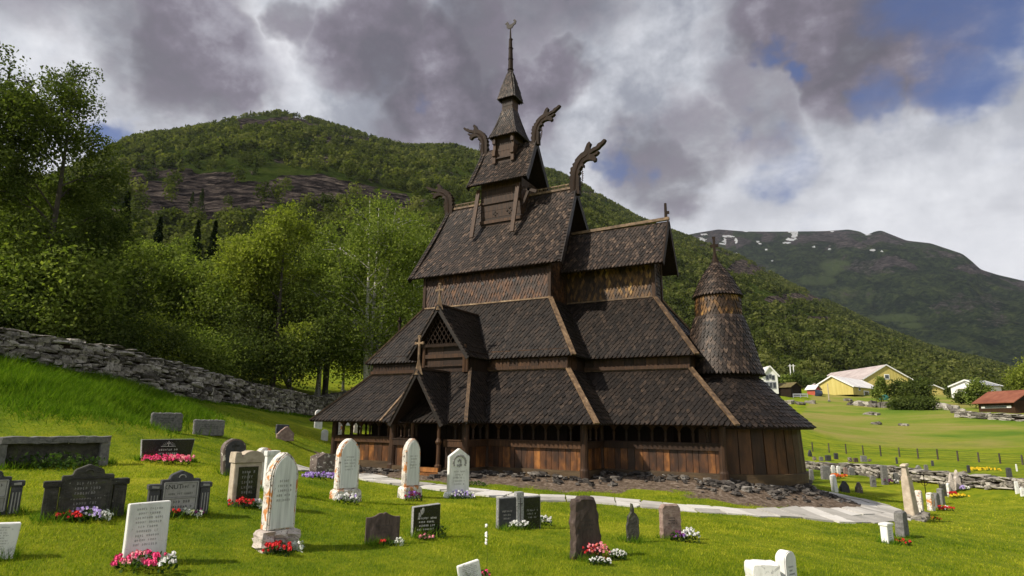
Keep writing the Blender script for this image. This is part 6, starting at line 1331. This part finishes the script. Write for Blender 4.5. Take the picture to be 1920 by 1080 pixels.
def house(name, label, cat, A, B, w, wt, rt_, wallm, roofm, side=1, base=None, wins=(), gwins=(), over=.35, trim='paint', slab_m=None):
    """A, B: (px, distance) ends of the long front; B the corner with the visible gable. wt, rt_: pixel rows of eave and ridge at B"""
    a = at(A[0], 745, A[1]); b = at(B[0], 745, B[1]); a.z = b.z = 0; zb = (gz(b.x, b.y)+gz(a.x, a.y))/2-.2 if base is None else at(B[0], base, B[1]).z
    x_ = (a-b); L = x_.length; x_.normalize(); y_ = Vector((-x_.y, x_.x, 0))
    if y_.dot(Vector((FW.x, FW.y, 0))) < 0: y_ = -y_
    if side < 0: y_ = -y_
    hw = CAM.z+ray(B[0], wt).z*B[1]-zb; hr = CAM.z+ray(B[0], rt_).z*(B[1]+w*.5)-zb
    o = thing(name, label, cat, (b.x, b.y, zb)); W_ = lambda u, v, z: x_*u+y_*v+Vector((0, 0, z))
    k = MB(); k.hexa([W_(0, 0, 0), W_(L, 0, 0), W_(L, w, 0), W_(0, w, 0), W_(0, 0, hw), W_(L, 0, hw), W_(L, w, hw), W_(0, w, hw)])
    for u in (0, L): k.add([W_(u, 0, hw), W_(u, w, hw), W_(u, w/2, hr)], [(0, 1, 2)])
    part('wall', k, M[wallm], o)
    k = MB(); s_ = (hr-hw)/(w/2); dz = .12
    for v0, v1 in ((-over, w/2), (w+over, w/2)):
        z0 = hw-over*s_; P = [W_(-over, v0, z0), W_(L+over, v0, z0), W_(L+over, v1, hr), W_(-over, v1, hr)]; k.hexa([p+Vector((0, 0, .02)) for p in P]+[p+Vector((0, 0, .02+dz)) for p in P])
    r_ = part('roof', k, M[roofm], o)
    if trim:
        k = MB()
        for u in (-over-.03, L+over+.03):
            for v0 in (-over, w+over): k.beam(W_(u, v0, hw-over*s_+.05), W_(u, w/2, hr+.05), .06, .28)
        for q_ in k.pieces(): part('bargeboard', q_, M[trim], r_)
    for u, z, ww, hh in wins:
        k = MB(); c = W_(u*L, -.04, z*hw); k.beam(c-x_*ww/2, c+x_*ww/2, .05, hh); f = part('window', k, M['paint' if wallm != 'paint' else 'greypaint'], o)
        k = MB(); c = W_(u*L, -.08, z*hw); k.beam(c-x_*ww*.36, c+x_*ww*.36, .05, hh*.7); part('pane', k, M['window'], f)
    for v, z, ww, hh in gwins:
        k = MB(); c = W_(-.04, v*w, z*hw); k.beam(c-y_*ww/2, c+y_*ww/2, .05, hh); f = part('window', k, M['paint' if wallm != 'paint' else 'greypaint'], o)
        k = MB(); c = W_(-.08, v*w, z*hw); k.beam(c-y_*ww*.36, c+y_*ww*.36, .05, hh*.7); part('pane', k, M['window'], f)
    return o
house('yellow_barn', 'long yellow wooden barn with a weathered pinkish roof and round gable window', 'barn', (1603, 212), (1712, 188), 12, 711, 688, 'yellow', 'roofpink', gwins=[(.5, 1.18, 1.3, 1.3)], wins=[(.3, .5, 1.2, 1)])
an = house('yellow_annex', 'lower yellow barn wing with a broad pale gable facing the field', 'barn', (1652, 178), (1601, 160), 8.5, 724, 706, 'yellow', 'roofpale', wins=[(.22, .80, 1.2, 1.1), (.7, .78, 1.2, 1.1), (.45, .22, 3.6, 1.5)], side=1)
house('yellow_shed', 'small yellow lean-to with a pale roof at the right end of the barn', 'shed', (1747, 198), (1770, 194), 5, 730, 723, 'yellow', 'roofpale', wins=[(.5, .72, 2.6, .7)])
house('white_wooden_house', 'tall white wooden house with many windows beside the apse roof', 'house', (1408, 160), (1433, 150), 3.2, 703, 688, 'paint', 'roofpale', side=-1, gwins=[(.25, .45, .75, 1.6), (.5, .45, .75, 1.6), (.75, .45, .75, 1.6), (.3, .86, .7, 1.2), (.5, .92, .7, 1.2), (.7, .86, .7, 1.2)])
house('turf_roofed_hut', 'small hut with a brown turf roof right of the white wooden house', 'hut', (1456, 152), (1484, 150), 4, 725, 718, 'darkwood', 'turf', trim=None)
house('red_playhouse', 'tiny red playhouse with a pale roof on the farm lawn', 'playhouse', (1514, 158), (1529, 157), 2.2, 729, 723, 'redpaint', 'roofpale', trim=None)
house('red_roofed_shed', 'dark log shed with a rusty red roof near the right edge', 'shed', (1832, 124), (1900, 119), 5, 751, 733, 'darkwood', 'roofred', over=.6, trim=None, wins=[(.5, .55, 5.5, .35)])
house('white_farmhouse', 'white farmhouse with a dark solar-panelled looking roof behind the red roofed shed', 'house', (1880, 172), (1846, 166), 6.5, 722, 713, 'paint', 'greypaint')
house('pale_green_house', 'pale green house mostly hidden by trees left of the red roofed shed', 'house', (1800, 168), (1820, 166), 6, 728, 722, 'paint', 'roofpale')
for px, lb in ((1485.5, 'left one of two pale utility poles at the foot of the hill'), (1491.5, 'right one of two pale utility poles at the foot of the hill')):
    q = at(px, 735, 176); o = thing('utility_pole', lb, 'pole', (q.x, q.y, gz(q.x, q.y)), 0, 'pale utility poles'); h = CAM.z+ray(px, 683).z*176-o.location.z; k = MB(); k.tube([(0, 0, 0), (0, 0, h)], [.16, .11], 6); part('pole', k, M['paint'], o)
    k = MB(); k.beam((-.5, 0, h-.4), (.5, 0, h-.4), .1, .1); part('crossarm', k, M['paint'], o)
q = at(1554, 745, 146); o = thing('wooden_pole', 'wooden pole at the left corner of the yellow barn wing', 'pole', (q.x, q.y, gz(q.x, q.y))); k = MB(); k.tube([(0, 0, 0), (0, 0, CAM.z+ray(1554, 711).z*146-q.z+.0)], [.12, .09], 6); part('pole', k, M['beige'], o); k = MB(); k.rock((0, 0, .2), (.5, .5, .4), 0); part('foot', k, M['rubble'], o)
for px, lb in ((1650, 'teal wrapped bale, left of two in front of the barn wing'), (1660, 'teal wrapped bale, right of two in front of the barn wing')):
    q = at(px, 744, 156); k = MB(); k.tube([(0, -.6, .6), (0, .6, .6)], .62, 14); b_ = part('wrapped_bale', k, M['teal']); b_.location = (q.x, q.y, gz(q.x, q.y)); tag(b_, lb, 'bale', 'wrapped bales')
q = at(1535, 733, 156); k = MB(); k.rock((0, 0, .7), (1.6, 1.3, 1.4), 0, .15); b_ = part('tarped_pile', k, M['bluepaint']); b_.location = (q.x, q.y, gz(q.x, q.y)); tag(b_, 'blue covered pile right of the tiny red playhouse', 'pile')
def board_fence(name, label, pxs, py, d, h, m):
    a = at(pxs[0], py, d); b = at(pxs[1], py, d); o = thing(name, label, 'fence', (a.x, a.y, gz(a.x, a.y))); L = Vector((b.x-a.x, b.y-a.y, 0)); n = max(2, int(L.length/2.2)); k = MB()
    for i in range(n+1): p = L*i/n; kk = MB(); kk.box((p.x, p.y, h/2), (.12, .12, h)); part('post', kk, M[m], o)
    for z in (.4, .75, 1.0): k.beam(Vector((0, 0, h*z-.05)), L+Vector((0, 0, h*z-.05)), .04, .12)
    part('rail', k, M[m], o); return o
board_fence('board_fence', 'low grey board fence on the farm lawn left of the red playhouse', (1487, 1514), 739, 150, .9, 'greypaint')
FP = [(1524, 847, 829), (1555, 849, 831), (1587, 851, 832), (1619, 853, 835), (1652, 855.5, 835), (1687, 857, 839), (1722, 860, 841), (1759, 862, 842), (1797, 865, 845), (1836, 867, 848), (1876, 869.5, 850), (1918, 872, 853), (1962, 875, 855)]
pp = [gp(a, b) for a, b, c in FP]; hh = [CAM.z+ray(a, c).z*hypot(p.x-CAM.x, p.y-CAM.y)-p.z for (a, b, c), p in zip(FP, pp)]
pp = [pp[0]*2-pp[1], pp[0]*3-pp[1]*2][::-1]+pp; hh = [hh[0]]*2+hh
o = thing('wire_fence', 'sheep wire fence with wooden posts between churchyard and field', 'fence', tuple(pp[0])); org = pp[0]
for p, h in zip(pp, hh): k = MB(); z = gz(p.x, p.y); k.tube([(p.x-org.x, p.y-org.y, z-org.z-.2), (p.x-org.x, p.y-org.y, z-org.z+h)], [.065, .055], 7); part('post', k, M['bark'], o)
k = MB()
for (p, h), (q, h2) in zip(zip(pp, hh), list(zip(pp, hh))[1:]):
    for t_ in (.12, .3, .5, .7, .92): k.tube([(p.x-org.x, p.y-org.y, gz(p.x, p.y)-org.z+h*t_), (q.x-org.x, q.y-org.y, gz(q.x, q.y)-org.z+h2*t_)], .008, 3)
part('wire', k, M['bronze'], o)
# rocks in the field
for px, py, w_, h_, lb in [(1644, 796, 14, 6, 'pale flat boulder in the middle of the field, left of two'), (1694, 798, 14, 5, 'pale flat boulder in the middle of the field, right of two'), (1476, 757, 18, 8, 'pale outcrop at the field edge just right of the apse roof'), (1500, 759, 16, 8, 'second pale outcrop on the field edge right of the apse roof'), (1520, 756, 16, 6, 'third pale outcrop on the field edge, nearest the yellow wing'),
                           (1636, 778, 22, 6, 'low flat rock in the grass below the barn'), (1604, 760, 22, 9, 'pink grey outcrop left end below the barn'), (1628, 762, 26, 12, 'pink grey outcrop in the middle below the barn'), (1650, 764, 22, 12, 'pink grey outcrop touching the hedge below the barn'), (1590, 752, 14, 6, 'small rock at the corner of the yellow wing'),
                           (1765, 766, 24, 12, 'steep pale outcrop just right of the hedge'), (1785, 769, 22, 11, 'steep pale outcrop left of the red roofed shed'), (1800, 774, 18, 9, 'broken outcrop sloping to the stone row')]:
    q = gp(px, py, 190, 60); dep = depth(q); s_ = dep/FPX; k = MB()
    for i in range(3): k.rock(((i-1)*w_*s_*.3, random.uniform(-.2, .2), h_*s_*.25), (w_*s_*random.uniform(.45, .8), w_*s_*.6, h_*s_*random.uniform(.7, 1.3)), random.uniform(-.3, .3), .22)
    b_ = part('rock_outcrop', k, M['wallstone']); b_.location = tuple(q); b_.rotation_euler = (0, 0, -R(30)); tag(b_, lb, 'rock')
wp3 = []
for px, py in [(1795, 782), (1815, 783), (1840, 785), (1865, 786), (1890, 788), (1925, 790)]: q = gp(px, py, 190, 60); wp3.append((q.x, q.y, q.z-.05, .75))
dry_wall('stone_terrace', 'row of pale stones holding the bank below the red roofed shed', wp3, .4, 1.0, .8)

# ------------------------------------------------------------------ grass
def grass(name, n, rmin, rmax, h, wdt, power=1.0, seeds=None, m='blade'):
    if seeds is None:
        r_ = rmin*(rmax/rmin)**RNG.random(n) if power == 1 else rmin+(rmax-rmin)*RNG.random(n)
        a = az0+R(45)*(2*RNG.random(n)-1); x = CAM.x+r_*np.cos(a); y = CAM.y+r_*np.sin(a)
    else: x, y = seeds; n = len(x)
    cd_ = church_dist(x, y); ok = cd_ > np.where(x > 3, 2.1, np.where(x > -5, 1.7, .8))+.9*(RNG.random(n)-.5)+fbm(x*1.1, y*1.1, 4)*2
    if len(PATHPTS):
        for i in range(0, n, 40000):
            s_ = slice(i, i+40000); d2 = (x[s_, None]-PATHPTS[None, :, 0])**2+(y[s_, None]-PATHPTS[None, :, 1])**2; ok[s_] &= (d2 > (PATHPTS[None, :, 2]*.97)**2).all(1)
    x, y = x[ok], y[ok]; n = len(x); z = G(x, y)+.10*np.clip(fbm(x*2.2, y*2.2, 3), -.3, .3)*.35; r_ = np.hypot(x-CAM.x, y-CAM.y)
    hh_ = h*(.5+.9*RNG.random(n))*(.6+.8*vnoise(x*.9, y*.9)); ww = wdt*(.6+.8*RNG.random(n))*np.clip(r_/12, .7, 3)
    a = RNG.random(n)*6.283; lean_ = RNG.normal(size=(n, 2))*.55*hh_[:, None]
    b0 = np.stack([x-np.cos(a)*ww, y-np.sin(a)*ww, z-.01], -1); b1 = np.stack([x+np.cos(a)*ww, y+np.sin(a)*ww, z-.01], -1); tp = np.stack([x+lean_[:, 0], y+lean_[:, 1], z+hh_], -1)
    o = bpy.data.objects.new(name, fast_mesh(name, np.stack([b0, b1, tp], 1).reshape(-1, 3), 3, RNG.random(n))); COL.objects.link(o); o.data.materials.append(M[m]); o['kind'] = 'stuff'; return o
M['blade_long'] = leafmat('long_grass_blades', (.05, .11, .008), (.105, .20, .014), (.20, .29, .03), 1.2)
m = bpy.data.materials.new('grass_blades'); m.use_nodes = True; t = NT(m.node_tree); p = posn(t)
f = t.math('ADD', t.math('ADD', t.math('MULTIPLY', t.noise(p, .22, 5, .6), .42), t.math('MULTIPLY', t.noise(p, 1.6, 5, .6), .33)), t.math('MULTIPLY', t.a('ShaderNodeAttribute', attribute_name='rnd').outputs['Fac'], .25))
c = t.ramp(f, [(.30, (.055, .11, .006)), (.42, (.15, .225, .010)), (.54, (.30, .34, .018)), (.68, (.56, .52, .07))])
d_ = t.a('ShaderNodeBsdfDiffuse', {'Color': c}); tr_ = t.a('ShaderNodeBsdfTranslucent', {'Color': t.mix(1, c, (1, 1.15, .4), 'MULTIPLY')}); t.l.new(t.a('ShaderNodeMixShader', {0: .42, 1: d_.outputs[0], 2: tr_.outputs[0]}).outputs[0], t.a('ShaderNodeOutputMaterial').inputs[0]); M['blade'] = m
grass('grass', 460000, 5.5, 34, .034, .0055)
# long grass: the mound on the left, tufts round the stones and along the walls, weeds in the rubble
sx, sy = [], []
for px, py, rx, n in [(60, 720, 2.6, 9000), (130, 715, 2.4, 8000), (200, 745, 2.2, 8000), (290, 752, 1.8, 6000), (330, 765, 1.5, 3500), (20, 700, 2.0, 5000), (200, 720, 1.6, 4000), (120, 760, 2.0, 6000)]:
    q = gp(px, py); sx.append(q.x+RNG.normal(size=n)*rx*.5); sy.append(q.y+RNG.normal(size=n)*rx*.5)
grass('long_grass', 0, 0, 0, .26, .007, seeds=(np.concatenate(sx), np.concatenate(sy)), m='blade_long')
sx, sy = [], []
for x, y, w_ in STONES:
    if hypot(x-CAM.x, y-CAM.y) < 24: n = int(500*w_+150); a = R(80); u = RNG.uniform(-.6, .6, n)*w_; v = RNG.normal(size=n)*.12; sx.append(x+u*cos(a)-v*sin(a)); sy.append(y+u*sin(a)+v*cos(a))
for (x0, y0, *_a), (x1, y1, *_b) in zip(wp, wp[1:]): n = 700; u = RNG.random(n); L_ = hypot(x1-x0, y1-y0); nx, ny = (y1-y0)/L_, -(x1-x0)/L_; s2 = RNG.uniform(.30, .65, n); sx.append(x0+(x1-x0)*u+nx*s2); sy.append(y0+(y1-y0)*u+ny*s2)
grass('grass_tufts', 0, 0, 0, .13, .006, seeds=(np.concatenate(sx), np.concatenate(sy)), m='blade_long')

# ------------------------------------------------------------------ air
bpy.context.view_layer.update()
hz = MB(); hz.box((CAM.x, CAM.y, 690), (11400, 11400, 1420)); hm = bpy.data.materials.new('haze_air'); hm.use_nodes = True; t = NT(hm.node_tree)
v_ = t.a('ShaderNodeVolumePrincipled', {'Color': (.80, .87, 1.0, 1), 'Density': .00004, 'Anisotropy': .2}); t.l.new(v_.outputs[0], t.a('ShaderNodeOutputMaterial').inputs['Volume'])
hazeo = part('haze', hz, hm); hazeo['kind'] = 'stuff'
